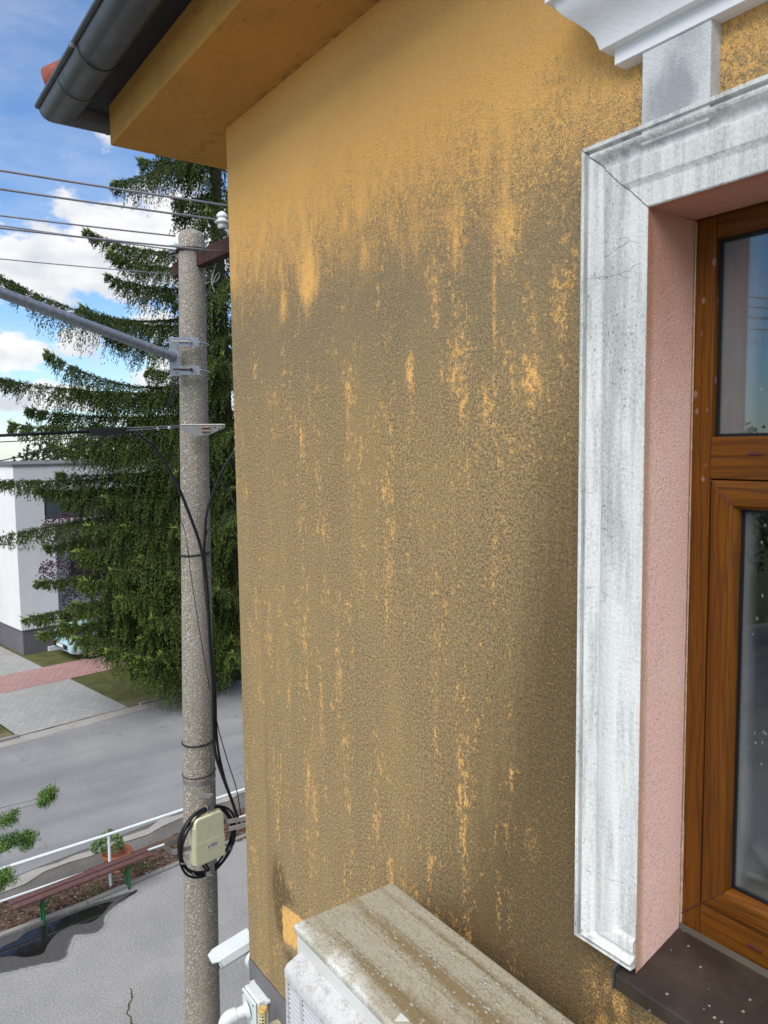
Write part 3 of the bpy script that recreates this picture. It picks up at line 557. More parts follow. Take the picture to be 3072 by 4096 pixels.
# room behind the glass
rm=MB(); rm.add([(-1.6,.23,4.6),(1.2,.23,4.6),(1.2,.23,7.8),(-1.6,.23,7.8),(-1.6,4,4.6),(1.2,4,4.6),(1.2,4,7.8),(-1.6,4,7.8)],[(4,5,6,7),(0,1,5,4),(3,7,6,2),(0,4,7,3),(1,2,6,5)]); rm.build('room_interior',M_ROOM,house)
ct=MB(); L_=[]
for k in range(60): L_.append((-.95+.30*k/59,.33+.018*math.sin(k*1.3)))
ct.add([(x,y,z) for x,y in L_ for z in (6.58,7.05)],[(2*i,2*i+2,2*i+3,2*i+1) for i in range(59)])
tag(ct.build('curtain',M_CURT,None,smooth=True),'short pale curtain hanging inside the upper light of the brown window','curtain')
def houseplant():
    p=root('house_plant',(-.60,.42,5.55),'dark green leafy house plant standing behind the lower window glass','house plant')
    MB().lathe([(.07,0),(.085,.10),(.09,.13),(.03,.12)],(-.60,.42,5.50),20).build('pot',M_TILE,p,smooth=True,auto=40)
    rg=np.random.default_rng(3); n=420; b=MB(); tt=[]
    for k in range(n):
        a=rg.uniform(0,6.28); h=rg.random(); r=.20*math.sin(math.pi*min(1,h+.12))**.6*rg.uniform(.4,1); c=Vector((-.60+r*math.cos(a),.42+.7*r*math.sin(a),5.66+.86*h)); d=Vector((math.cos(a),math.sin(a)*.7,rg.uniform(-.9,.4))).normalized(); s_=d.cross(Vector((0,0,1))).normalized()*rg.uniform(.010,.020); l=rg.uniform(.05,.10)
        b.add([c,c+d*l*.5+s_,c+d*l,c+d*l*.5-s_],[(0,1,2,3)])
    b.tube([(-.60,.42,5.6),(-.58,.42,6.1),(-.61,.43,6.5)],.008,6); b.build('leaves',simple('house_plant_leaf',(.018,.05,.018),.4,var=.5,scale=30),p)
houseplant()
# metal sill
sl=MB(); zb,zf=5.468,5.418; xa,xb=-1.030,.33
prof=[(.150,zb),(-.044,zf+.002),(-.050,zf-.003),(-.051,zf-.034),(-.047,zf-.035),(-.046,zf-.006),(.150,zb-.004)]
sl.sweep([[(x,y,z) for y,z in prof] for x in (xa,xb)]); sill=sl.build('window_sill',M_SILL,house,bevel=.002)
ec=MB(); ec.sweep([[(x,.0,zf+.030),(x,-.052,zf+.013),(x,-.054,zf-.036),(x,-.040,zf-.036),(x,.0,zf-.01)] for x in (xa-.006,xa)]); ec.build('end_cap',M_GUT,sill,bevel=.001)
up=MB().lim(WX0,.30,.143,.1475,zb-.006,5.480); up.build('upstand',simple('taupe_coated_metal',(.10,.085,.065),.45),sill)
#@@AC
# ------------------------------------------------------------------ air conditioner outdoor unit
AZ=5.30
ac=root('air_conditioner',(-1.37,-.28,4.72),'cream outdoor air conditioner unit with grimy wet ribbed top under the window','air conditioner')
b=MB(); b.lim(-1.785,-.955,-.448,-.117,4.74,5.268); b.build('casing',M_AC,ac,bevel=.012,seg=3)
b=MB(); b.lim(-1.789,-.951,-.455,-.113,5.270,AZ-.003); lid=b.build('top_cover',M_ACTOP,ac,bevel=.0105,seg=4)
def rib(y0,y1,nm='raised_rib'):
    b=MB(); x0,x1=-1.752,-.99; z=AZ-.0032
    b.add([(x0-.004,y0-.002,z),(x1,y0-.002,z),(x1,y1+.002,z),(x0-.004,y1+.002,z),(x0+.05,y0+.0018,z+.0052),(x1-.03,y0+.0018,z+.0052),(x1-.03,y1-.0018,z+.0052),(x0+.05,y1-.0018,z+.0052)],[(0,1,5,4),(1,2,6,5),(2,3,7,6),(3,0,4,7),(4,5,6,7)])
    return b.build(nm,M_ACTOP,lid)
rib(-.376,-.301); rib(-.240,-.170)
tri=MB().prism([(-1.341,-.417),(-1.329,-.443),(-1.309,-.416)],AZ-.003,AZ+.001); tri.build('triangle_mark',M_AC,lid,bevel=.001)
# water drops standing on the lid: real beads
def beads():
    m=NT('rain_water_bead',.10,0,.5); m.b.inputs['Base Color'].default_value=(.25,.225,.19,1)
    b=MB(); 
    for k in range(800):
        x=random.uniform(-1.77,-1.0); y=random.uniform(-.43,-.125); r=.0014+.0038*random.random()**3
        if random.random()<.10:
            y=random.choice((-.30,-.377,-.2405,-.169))+random.uniform(-.003,.003); r=random.uniform(.002,.006)
        onrib=(-.376<y<-.301 or -.240<y<-.170) and x>-1.70
        z=AZ-.003+(.0050 if onrib else 0); n=8; e=random.uniform(.9,1.5)
        o=len(b.v)
        for j,(rr,zz) in enumerate(((1,0),(.86,.28),(.5,.46))):
            for q in range(n): a=2*math.pi*q/n; b.v.append((x+r*rr*e*math.cos(a),y+r*rr*math.sin(a),z+zz*r))
        b.v.append((x,y,z+.52*r))
        for j in range(2):
            for q in range(n): b.f.append((o+j*n+q,o+j*n+(q+1)%n,o+(j+1)*n+(q+1)%n,o+(j+1)*n+q))
        for q in range(n): b.f.append((o+2*n+q,o+2*n+(q+1)%n,o+3*n))
    stuff(b.build('water_drops',m.m,lid,smooth=True))
beads()
# fan guard: a deep moulded frame with slanting louvres
g=MB(); x0,x1=-1.757,-1.10; zt=5.232
prof=[(-.447,zt),(-.492,zt-.018),(-.500,zt-.030),(-.500,zt-.060),(-.490,zt-.064),(-.447,zt-.064)]
g.sweep([[(x,y,z) for y,z in prof] for x in (x0,x1)]); guard=g.build('fan_guard',M_GUARD,ac,bevel=.004,seg=3)
g=MB(); g.lim(x0,x0+.012,-.498,-.447,4.80,zt-.064); g.lim(x1-.012,x1,-.498,-.447,4.80,zt-.064); g.lim(x0,x1,-.498,-.447,4.78,4.80); g.lim(x0+.075,x0+.088,-.497,-.449,4.80,zt-.065); g.build('guard_bars',M_GUARD,guard,bevel=.002)
lv=MB()
for k in range(26):
    z=zt-.078-k*.0135
    lv.sweep([[(x,-.494,z),(x,-.4935,z+.0035),(x,-.462,z+.011),(x,-.4625,z+.0075)] for x in (x0+.012,x1-.012)])
lv.build('louvres',simple('louvre_plastic',(.50,.51,.53),.45,var=.05),guard)
MB().lim(x0+.02,x1-.02,-.4485,-.446,4.81,zt-.07).build('fan_opening',M_DARK,ac)
for x in (-1.70,-1.05): MB().lim(x-.02,x+.02,-.46,.0,4.70,4.738).build('wall_bracket',M_RAIL,ac,bevel=.003)
# ------------------------------------------------------------------ small fittings on the wall corner
sc1=root('security_camera',(-3.08,.02,4.20),'white bullet security camera with a long hood on the wall corner above the junction box','security camera')
def hoodcam():
    # points away from the house (-Y), slightly downwards
    d=Vector((-.10,-1,-.28)).normalized(); s=Vector((1,-.1,0)).normalized(); u=s.cross(d).normalized()
    if u.z<0: u=-u
    c=Vector((-3.175,-.035,4.268)); m=Matrix((s,d,u)).transposed()
    h=MB(); W,Ln=.050,.105
    poly=[(-W,-Ln*.95),(W,-Ln*.95),(W,Ln*.70),(W*.62,Ln),(-W*.62,Ln),(-W,Ln*.70)]
    h.prism(poly,.030,.035,m,c); 
    h.add([m@Vector(p)+c for p in ((-W,-Ln*.95,.032),(-W,Ln*.7,.032),(-W-.003,Ln*.6,.0),(-W-.003,-Ln*.95,.0))]+[m@Vector(p)+c for p in ((W,-Ln*.95,.032),(W,Ln*.7,.032),(W+.003,Ln*.6,.0),(W+.003,-Ln*.95,.0))],[(0,1,2,3),(4,5,6,7)])
    h.build('hood',M_CAMW,sc1)
    t=MB(); t.tube([m@Vector((0,-Ln*.9,-.005))+c,m@Vector((0,Ln*.75,-.005))+c],.034,16); t.build('camera_body',M_CAMW,sc1,auto=40)
    t=MB(); t.tube([m@Vector((0,Ln*.74,-.005))+c,m@Vector((0,Ln*.80,-.005))+c],.027,16); t.build('lens',M_GASK,sc1)
    t=MB(); t.tube([m@Vector((0,-Ln*.6,-.03))+c,Vector((-3.13,.03,4.22)),Vector((-3.095,.035,4.24))],.014,10); t.build('mounting_arm',M_CAMW,sc1,smooth=True)
    t=MB(); t.tube([(-3.108,.035,4.245),(-3.081,.035,4.245)],.042,20); t.build('wall_plate',M_CAMW,sc1,auto=40)
hoodcam()
sc2=root('security_camera',(-2.95,0,4.14),'white security camera hanging by an elbow from a square junction box on the grey band','security camera')
MB().lim(-3.018,-2.880,-.055,.0,4.07,4.208).build('junction_box',M_CAMW,sc2,bevel=.010,seg=3)
MB().lim(-3.014,-2.884,-.068,-.057,4.074,4.204).build('box_cover',M_CAMW,sc2,bevel=.006,seg=3)
for x,z in ((-3.023,4.196),(-2.875,4.196),(-2.875,4.082)): MB().tube([(x,-.02,z),(x,0,z)],.010,10).build('screw_lug',M_CAMW,sc2)
for x in (-3.000,-2.898):
    for z in (4.088,4.190): MB().tube([(x,-.070,z),(x,-.067,z)],.004,8).build('cover_screw',M_DKIRON,sc2)
t=MB(); t.tube([(-2.950,-.066,4.140),(-2.952,-.076,4.138),(-2.956,-.078,4.136),(-2.966,-.135,4.128)],[.040,.036,.026,.024],18); t.build('neck',M_CAMW,sc2,auto=50)
t=MB(); t.tube(smooth_pts([(-2.966,-.120,4.130),(-2.972,-.150,4.126),(-2.978,-.165,4.105),(-2.980,-.167,4.075),(-2.980,-.167,4.055)],5),.030,18); t.build('elbow',M_CAMW,sc2,smooth=True,auto=50)
t=MB(); t.lathe([(.075,3.94),(.075,4.035),(.060,4.052),(.030,4.058)],(-2.985,-.17,0),8,); t.build('camera_housing',M_CAMW,sc2,bevel=.002)
rt=root('ribbed_tube',(-2.79,-.075,4.10),'cream lattice-sided plastic tube with an amber cap beside the outdoor unit','tube')
t=MB()
for k in range(9): t.lathe([(.0165,0),(.0185,.002),(.0185,.005),(.0165,.007)],(-2.785,-.078,4.115+k*.014),16)
for k in range(8): a=k*math.pi/4; t.tube([(-2.785+.0165*math.cos(a),-.078+.0165*math.sin(a),4.10),(-2.785+.0165*math.cos(a),-.078+.0165*math.sin(a),4.245)],.0028,6)
t.build('lattice',M_YEL,rt); MB().tube([(-2.785,-.078,4.10),(-2.785,-.078,4.236)],.011,12).build('core',M_DKIRON,rt); MB().lathe([(.019,0),(.0205,.003),(.0205,.012),(.017,.017),(.005,.014)],(-2.785,-.078,4.238),20).build('cap',M_YEL2,rt,smooth=True,auto=50)
MB().lim(-2.80,-2.77,-.078,0,4.15,4.16).build('clip',M_YEL,rt)
hb=root('cable_clamp',(-2.62,-.03,4.22),'cream faceted plastic clamp against the wall beside the louvred guard','clamp')
t=MB(); t.prism([(-.045,-.02),(-.028,.028),(.006,.048),(.042,.036),(.045,-.01),(.012,-.03)],-.03,.03,Matrix.Rotation(R(90),3,'X'),(-2.60,-.045,4.215)); t.build('clamp_body',M_YEL,hb,bevel=.005)
MB().tube([(-2.64,-.03,4.14),(-2.645,-.03,4.20),(-2.63,-.02,4.25)],.006,8).build('cable_end',M_BLACK,hb,smooth=True)
t=MB(); t.lathe([(.060,-.08),(.060,-.02),(.055,0),(.042,.016),(.022,.025),(.004,.028)],(-2.66,-.105,4.115),24); dm=t.build('dome_light',M_CAMW,None,smooth=True,auto=60); tag(dm,'white round dome partly seen at the bottom beside the louvred guard','dome')
#@@POLE
# ------------------------------------------------------------------ pole and what hangs on it
PB=Vector((-6.555,1.07,0)); PT=Vector((-6.492,1.212,8.47))
def pc(z): return PB+(PT-PB)*(z/PT.z)
def pr(z): return .112+(8.3-z)*.0070
pole=root('utility_pole',(PB.x,PB.y,0),'round exposed-aggregate concrete power pole in front of the dark spruce','utility pole')
b=MB(); P=[pc(z) for z in np.linspace(0,8.42,40)]; rs=[pr(p.z)*(1+.008*random.uniform(-1,1)) for p in P]; P.append(pc(8.455)); rs.append(pr(8.4)*.86); P.append(pc(8.475)); rs.append(pr(8.4)*.45); b.tube(P,rs,32); b.build('shaft',M_POLE,pole,smooth=True,auto=50)
b=MB(); b.sweep([[(x,y-.045,z0+.0),(x,y-.045,z0+.125),(x,y+.045,z0+.125),(x,y+.045,z0)] for x,y,z0 in ((-6.90,1.225,8.15),(-5.35,1.30,8.15))]); arm=b.build('crossarm',M_RUST,pole,bevel=.006)
b=MB(); zc_=8.30; P=[]
for k in range(13):
    a=R(-115+k*15)-R(21); c=pc(zc_); rr=pr(zc_)+.012; P.append((c.x+rr*math.cos(a),c.y+rr*math.sin(a),zc_+.0))
P=[(-6.60,1.04,8.27)]+P; P.append((-6.20,1.20,8.26)); b.tube(smooth_pts(P,3),.012,8); b.build('arm_strap',M_DKIRON,pole,smooth=True)
def insulator(x,y,z,h=.13):
    b=MB(); s=h/.13; b.lathe([(.028*s,0),(.034*s,.006*s),(.036*s,.030*s),(.030*s,.036*s),(.056*s,.040*s),(.058*s,.050*s),(.036*s,.066*s),(.030*s,.074*s),(.030*s,.082*s),(.041*s,.086*s),(.041*s,.098*s),(.032*s,.112*s),(.016*s,.124*s),(.004*s,.128*s)],(x,y,z),20)
    i=b.build('insulator',M_PORC,pole,smooth=True,auto=55); MB().tube([(x,y,z-.05),(x,y,z)],.011,8).build('pin',M_DKIRON,i)
insulator(-5.753,1.17,8.312,.135); insulator(-6.738,1.14,8.30,.13); insulator(-5.50,1.19,8.312,.135); 
b=MB(); b.tube([(-5.885,1.24,8.19),(-5.885,1.31,8.20)],.028,12); b.build('dead_end_spool',M_DKIRON,pole)
def pigtails():
    for pts,r,m in (([(-6.255,1.267,8.195),(-6.256,1.268,8.03),(-6.246,1.29,7.94),(-6.24,1.302,7.905),(-6.238,1.306,7.93)],.006,M_BLACK),([(-6.22,1.335,8.23),(-6.24,1.295,8.09),(-6.25,1.28,8.00),(-6.241,1.30,7.91)],.006,M_WIRE),([(-6.25,1.28,7.97),(-6.236,1.31,8.05),(-6.225,1.335,8.085),(-6.222,1.34,8.05),(-6.236,1.31,8.01),(-6.25,1.27,8.0)],.004,M_WIRE),
                    ([(-6.34,.99,7.21),(-6.36,.93,7.05),(-6.375,.90,6.95),(-6.36,.905,6.94),(-6.335,.95,7.04),(-6.325,.99,7.20)],.0065,M_BLACK)):
        MB().tube(smooth_pts(pts,5),r,6).build('loose_wire',m,pole,smooth=True)
pigtails()
# clamp plate with rollers for the service cables
def hang_plate():
    b=MB(); c=Vector((-6.312,.990,0)); d=Vector((.138,.338,0)); d.normalize(); nrm=Vector((.93,-.36,0)).normalized(); L=.365
    poly=[(0,.0),(L,.0),(L,-.02),(L*.62,-.085),(L*.28,-.085),(0,-.04)]
    f=[Vector((c.x+d.x*u-nrm.x*.0,c.y+d.y*u,6.797+z)) for u,z in poly]; bk=[p-nrm*.006 for p in f]; n=len(f)
    b.add(f+bk,[tuple(range(n)),tuple(range(n,2*n))[::-1]]+[(i,(i+1)%n,n+(i+1)%n,n+i) for i in range(n)])
    b.tube([f[0]+Vector((0,0,.004)),f[1]+Vector((0,0,.004))],.006,6)
    pl=b.build('cable_plate',M_ALU,pole)
    for z in (6.777,6.745): MB().tube([c+d*.17+nrm*.008+Vector((0,0,z)),c+d*.235+nrm*.008+Vector((0,0,z))],.012,10).build('roller',simple('worn_brass',(.22,.15,.10),.5,.4) if z==6.777 else MATS['worn_brass'],pl,auto=40)
    h=MB()
    for u,z in ((.28,-.02),(.315,-.03),(.30,-.055),(.345,-.012)): h.tube([c+d*u+nrm*.0005+Vector((0,0,6.797+z)),c+d*u+nrm*.002+Vector((0,0,6.797+z))],.007,10)
    h.build('bolt_hole',M_DKIRON,pl)
hang_plate()
for z,r in ((5.672,.008),(3.955,.008),(3.66,.004)):
    c=pc(z); rr=pr(z)+.004; b=MB(); P=[(c.x+rr*math.cos(a),c.y+rr*math.sin(a),z+.012*math.sin(a*1.0)) for a in np.linspace(0,2*math.pi,40)] ; b.tube(P,r,6); b.build('cable_tie',M_BLACK,pole,smooth=True)
# wires: one top-level thing each
SDIR=Vector((.165,-.986,0))
def wire(R_,L_,r,label,far=None,grp=None):
    R_=Vector(R_); L_=Vector(L_); d=(L_-R_); u=d.length; e=d.normalized(); pts=[R_]
    S=16.0
    for k in range(1,40):
        t=k/39; s=S*t; p=R_+Vector((e.x,e.y,0)).normalized()*s
        sl=e.z/math.hypot(e.x,e.y); z=R_.z+sl*s*(1-t); pts.append(Vector((p.x,p.y,z)))
    b=MB(); b.tube(pts,r,6)
    if far is not None: 
        F=Vector(far); b.tube([F,F+Vector((-1.6,9.5,-.25))],r,6)
    return tag(b.build('overhead_wire',M_WIRE,None,smooth=True),label,'wire',None)
wire((-5.596,1.151,8.446),(-5.324,-.477,8.30),.0078,'highest bare power line above all others reaching the wall corner',(-5.50,1.20,8.43))
wire((-5.742,1.119,8.372),(-5.478,-.456,8.236),.0078,'second power line from the top, ending at the right-hand white insulator',(-5.753,1.2,8.40))
wire((-6.73,1.158,8.472),(-6.487,-.291,8.347),.0070,'third power line from the top, ending at the flat top of the concrete pole')
wire((-6.692,1.119,8.341),(-6.454,-.30,8.271),.0056,'thin fourth line ending at the left-hand white insulator')
wire((-5.919,1.286,8.184),(-5.63,-.442,8.03),.0070,'power line crossing in front of the pole top to the rusty crossarm')
wire((-6.407,1.024,8.064),(-6.175,-.36,7.961),.0042,'lowest of the bare lines, below the crossarm and above the lamp arm',(-6.235,1.437,8.0))
# armour rods at wire ends
# lamp arm
la=root('lamp_arm',(-6.38,.96,7.37),'galvanised steel street lamp arm bolted to the left side of the concrete pole','lamp arm')
A=Vector((-6.375,.968,7.375)); B=Vector((-6.115,-.381,7.722)); D=(B-A); b=MB()
P=[A+D*t for t in np.linspace(0,1.9,14)]; b.tube(P,[.040]*14,20); b.build('arm_tube',M_GALV,la,smooth=True,auto=50)
def lampbr():
    ang=math.atan2(.362,-.931); nrm=Vector((.93,-.365,0)).normalized(); s=Vector((.365,.93,0)).normalized()   # s to the right in view
    def P(u,v,z): q=Vector((-6.381,.951,0))+s*u+nrm*v; return Vector((q.x,q.y,z))
    m=Matrix((s,nrm,Vector((0,0,1)))).transposed()
    MB().box(P(.033,-.01,7.373),(.074,.022,.326),m=m).build('mounting_plate',M_GALV,la,bevel=.003)
    MB().box(P(-.008,-.05,7.373),(.008,.10,.326),m=m).build('side_plate',M_GALV,la,bevel=.002)
    for z in (7.496,7.258): MB().box(P(.15,.022,z),(.165,.010,.076),m=m).build('clamp_jaw',M_GALV,la,bevel=.002)
    for z,mm in ((7.496,M_ALU),(7.265,M_RUST)):
        t=MB(); t.tube([P(.16,.026,z),P(.16,.045,z)],.014,6); t.tube([P(.01,.034,z+.002),P(.175,.034,z)],.006,8); t.build('bolt',mm,la)
        MB().tube(smooth_pts([P(-.055,-.04,z-.005),P(.0,-.02,z)],2),.007,8).build('threaded_end',M_GALV,la,smooth=True); t=MB(); t.tube(smooth_pts([P(.23,.02,z),P(.285,.0,z-.008),P(.31,-.05,z-.01),P(.30,-.12,z-.01)],4),.008,8); t.build('u_bolt',M_GALV,la,smooth=True)
lampbr()
# service cable with tension clamp
cb=root('service_cable',(-6.10,.40,6.75),'black service cable held by a ribbed tension clamp left of the pole','cable')
e=(Vector((-6.097,.186,6.743))-Vector((-6.222,-.414,6.717)))
MB().tube([Vector((-6.097,.186,6.738))-e*k for k in (0,1,3,6,14)],.0115,8).build('cable_run',M_BLACK,cb,smooth=True)
def clampbody():
    a=Vector((-6.102,.17,6.738)); c=Vector((-6.025,.44,6.752)); d=(c-a).normalized(); t=MB(); t.box((a+c)/2+Vector((0,0,.012)),(.012,(c-a).length,.020),m=Matrix((Vector((d.y,-d.x,0)),d,Vector((0,0,1)))).transposed())
    for k in range(17):
        p=a+(c-a)*(.12+.74*k/16)-Vector((0,0,.012)); t.box(p,(.030,.007,.052),m=Matrix((Vector((d.y,-d.x,0)),d,Vector((0,0,1)))).transposed())
    t.box((a+c)/2-Vector((0,0,.012)),(.020,(c-a).length*.9,.040),m=Matrix((Vector((d.y,-d.x,0)),d,Vector((0,0,1)))).transposed()); t.build('tension_clamp',M_BLACK,cb)
    for z0,z1 in ((6.765,6.795),(6.745,6.782)): MB().tube([c-Vector((0,0,c.z-z0)),(-6.318,.985,z1)],.004,6).build('stay_wire',M_WIRE,cb)
    for p in ((-6.33,.895,6.775),(-6.34,.80,6.765)): MB().lathe([(.008,-.012),(.013,-.006),(.013,.006),(.008,.012)],p,12,Matrix.Rotation(R(70),3,'X')).build('crimp',M_PORC,cb,smooth=True)
clampbody()
MB().tube(smooth_pts([(-6.03,.43,6.752),(-6.13,.53,6.755),(-6.22,.60,6.72),(-6.30,.70,6.66),(-6.34,.765,6.62),(-6.306,.865,6.438),(-6.278,.941,6.267),(-6.253,1.006,6.069),(-6.228,1.071,5.855),(-6.215,1.102,5.708),(-6.211,1.112,5.614),(-6.202,1.134,5.345),(-6.2,1.14,4.938),(-6.196,1.15,4.664),(-6.195,1.153,4.532),(-6.197,1.147,4.118),(-6.192,1.16,3.908),(-6.169,1.215,3.691),(-6.144,1.271,3.501),(-6.125,1.316,3.325),(-6.12,1.327,3.266)],5),.0135,8).build('down_cable',M_BLACK,cb,smooth=True)
c2=MB().tube(smooth_pts([(-5.9,2.0,6.85),(-6.10,1.50,6.66),(-6.141,1.402,6.579),(-6.188,1.296,6.402),(-6.218,1.226,6.231),(-6.243,1.167,6.047),(-6.248,1.148,5.874),(-6.240,1.133,5.701),(-6.228,1.145,5.4),(-6.222,1.16,4.9),(-6.215,1.18,4.5),(-6.21,1.18,4.05),(-6.18,1.22,3.72),(-6.15,1.29,3.45)],5),.0115,8); tag(c2.build('drop_cable',M_BLACK,None,smooth=True),'black cable sweeping from behind the wall corner down the pole','cable')
c3=MB().tube(smooth_pts([(-6.191,1.30,6.42),(-6.189,1.293,6.296),(-6.159,1.361,6.161),(-6.155,1.371,6.053),(-6.183,1.309,5.975),(-6.225,1.211,5.912),(-6.248,1.162,5.873),(-6.255,1.12,5.6),(-6.22,1.145,5.0),(-6.20,1.17,4.3),(-6.16,1.24,3.9),(-6.12,1.31,3.6),(-6.11,1.34,3.35)],5),.0045,6); tag(c3.build('thin_cable',M_BLACK,None,smooth=True),'thin slack wire looping out right of the pole then running beside the thick cable','cable')
c4=MB().tube(smooth_pts([(-6.33,.80,6.74),(-6.31,.87,6.66),(-6.33,.90,6.45),(-6.36,.90,6.2),(-6.28,.98,5.9),(-6.27,1.02,5.5),(-6.24,1.07,5.0),(-6.21,1.13,4.5)],5),.0035,6); tag(c4.build('thin_cable',M_BLACK,None,smooth=True),'thin wire dropping left of the pole from the white crimps','cable')
for a,bb,lab in (((-6.222,-.414,6.665),(-6.02,.35,6.70),'faint straight line just under the clamped black cable'),((-6.28,-.40,6.53),(-6.33,.80,6.765),'slanting thin line rising from the far left to the white crimps')):
    A_=Vector(a);B_=Vector(bb); tag(MB().tube([B_,A_,A_+(A_-B_)*6],.0045,6).build('stay_line',M_BLACK,None),lab,'wire')
# cream enclosure, coil and steel brackets
jb=root('enclosure_box',(-6.14,1.03,3.0),'cream plastic distribution box with ribbed side strapped to the pole','junction box')
def enclosure():
    nrm=Vector((.985,.17,0)).normalized(); s=Vector((-.17,.985,0)).normalized(); m=Matrix((s,nrm,Vector((0,0,1)))).transposed(); c=Vector((-6.13,1.03,3.245))
    def rr(w,h,r,n=5,bot=.3):
        P=[]
        for cx,cy,a0,k in ((w-r,h-r,0,1),(-w+r,h-r,90,1),(-w+r*bot,-h+r*bot,180,bot),(w-r*bot,-h+r*bot,270,bot)):
            for j in range(n+1): a=R(a0+90*j/n); P.append((cx+r*k*math.cos(a),cy+r*k*math.sin(a)))
        return P
    mm=Matrix((s,Vector((0,0,1)),nrm)).transposed()
    MB().prism(rr(.150,.215,.05),-.055,.010,mm,c).build('box_base',M_CREAM,jb,bevel=.006,seg=3)
    MB().prism(rr(.142,.207,.045),.012,.052,mm,c+Vector((0,0,-.004))).build('lid',M_CREAM,jb,bevel=.008,seg=3)
    MB().prism([(-.142,-.200),(.142,-.200),(.142,-.012),(-.142,-.012)],.052,.0545,mm,c).build('lower_panel',M_CREAM,jb,bevel=.001)
    t=MB()
    for k in range(20): t.box(c+m@Vector((-.148,.03,-.185+k*.0165)),(.012,.036,.007),m=m)
    t.build('side_ribs',M_CREAM,jb,bevel=.001)
    st=MB().prism([(-.035,-.022),(.07,-.022),(.07,.022),(-.035,.022)],.0548,.056,mm,c+Vector((0,0,-.065))).build('sticker',M_PAPER,jb)
    t=MB()
    for k,(w,z) in enumerate(((.080,.012),(.074,.004),(.078,-.004),(.06,-.012))): t.prism([(.066-w+.005,z-.0018),(.066,z-.0018),(.066,z+.0018),(.066-w+.005,z+.0018)] if w<.08 else [(-.008,z-.0018),(.066,z-.0018),(.066,z+.0018),(-.008,z+.0018)],.0562,.0568,mm,c+Vector((0,0,-.065)))
    t.prism([(-.030,-.015),(-.014,-.015),(-.022,.015)],.0562,.0568,mm,c+Vector((0,0,-.065))); t.build('sticker_print',M_INK,st)
    MB().tube([c+m@Vector((.15,-.02,-.01)),c+m@Vector((.175,-.02,-.01))],.02,12).build('gland',M_GASK,jb)
    return c,m,mm,s,nrm
c_,m3,mm3,s_,n_=enclosure()
co=root('cable_coil',(-6.14,1.05,2.9),'coil of spare black cable hung in a ring behind the cream box','cable coil')
for k in range(5):
    t=MB(); P=[]
    for j in range(49):
        a=2*math.pi*j/48; r1=.262+.012*math.sin(k*2.1)+.008*math.sin(3*a+k*1.7); p=Vector((-6.135,1.035,3.195))+s_*(r1*math.cos(a)*1.02+.006*k-.01)+Vector((0,0,1))*(r1*1.10*math.sin(a)+.008*math.cos(k*3))+n_*(-.02+.013*(k%3)+.01*math.cos(2*a+k)); P.append(p)
    t.tube(P,.0105,8,cap=False); t.build('cable_turn',M_BLACK,co,smooth=True)
t=MB(); t.tube(smooth_pts([(-6.12,.97,3.02),(-6.10,1.0,2.96),(-6.10,1.04,2.92)],4),.009,8); t.tube(smooth_pts([(-6.11,.99,3.03),(-6.10,1.03,2.95),(-6.09,1.05,2.92)],4),.009,8); t.build('tail',M_BLACK,co,smooth=True)
for a in (200,235,330,20,90):
    p=Vector((-6.135,1.035,3.195))+s_*(.262*math.cos(R(a)))+Vector((0,0,.288*math.sin(R(a)))); MB().box(p,(.05,.05,.006),m=Matrix((s_,n_,Vector((0,0,1)))).transposed()@Matrix.Rotation(R(a)+R(90),3,'Y')@Matrix.Rotation(R(90),3,'Y')).build('wrap',M_WIRE,co)
def hook(pts,w,label):
    # flat bar bent through pts
    t=MB(); P=[Vector(p) for p in pts]
    for a,b2 in zip(P[:-1],P[1:]):
        d=(b2-a); l=d.length; d.normalize(); side=Vector((0,0,1)) if abs(d.z)<.7 else s_; nn=d.cross(side).normalized(); side=nn.cross(d).normalized()
        t.box((a+b2)/2,(l+.004,w,.005),m=Matrix((d,side,nn)).transposed())
    return tag(t.build('steel_bracket',M_ALU,None,bevel=.001),label,'bracket','steel brackets holding the cable coil')
c0=pc(3.6)
hook([(-6.25,1.01,3.625),(-6.13,.965,3.628),(-6.068,1.063,3.62) ,(-6.071,1.058,3.49)],.045,'bent steel bracket above the cream box, topmost of the four')
hook([(-6.30,.90,3.215),(-6.211,.68,3.235),(-6.185,.735,3.170),(-6.10,.93,3.20)],.042,'open steel bracket sticking out left of the cream box')
hook([(-6.18,1.16,3.30),(-6.0,1.36,3.36),(-5.955,1.32,3.33),(-6.03,1.19,3.30)],.040,'steel bracket right of the cream box next to the wall corner')
hook([(-6.22,1.02,2.925),(-6.10,1.0,2.925),(-6.076,1.045,2.925),(-6.078,1.045,3.03)],.045,'steel bracket below the cream box holding the coil bottom')
for z0 in (3.60,2.91):
    c=pc(z0); rr=pr(z0)+.003; n=36; MB_=MB()
    MB_.add([(c.x+rr*math.cos(a),c.y+rr*math.sin(a),z0+h) for h in (-.018,.018) for a in np.linspace(0,2*math.pi,n,endpoint=False)],[(i,(i+1)%n,n+(i+1)%n,n+i) for i in range(n)]); MB_.build('band_clamp',M_ALU,pole,smooth=True)
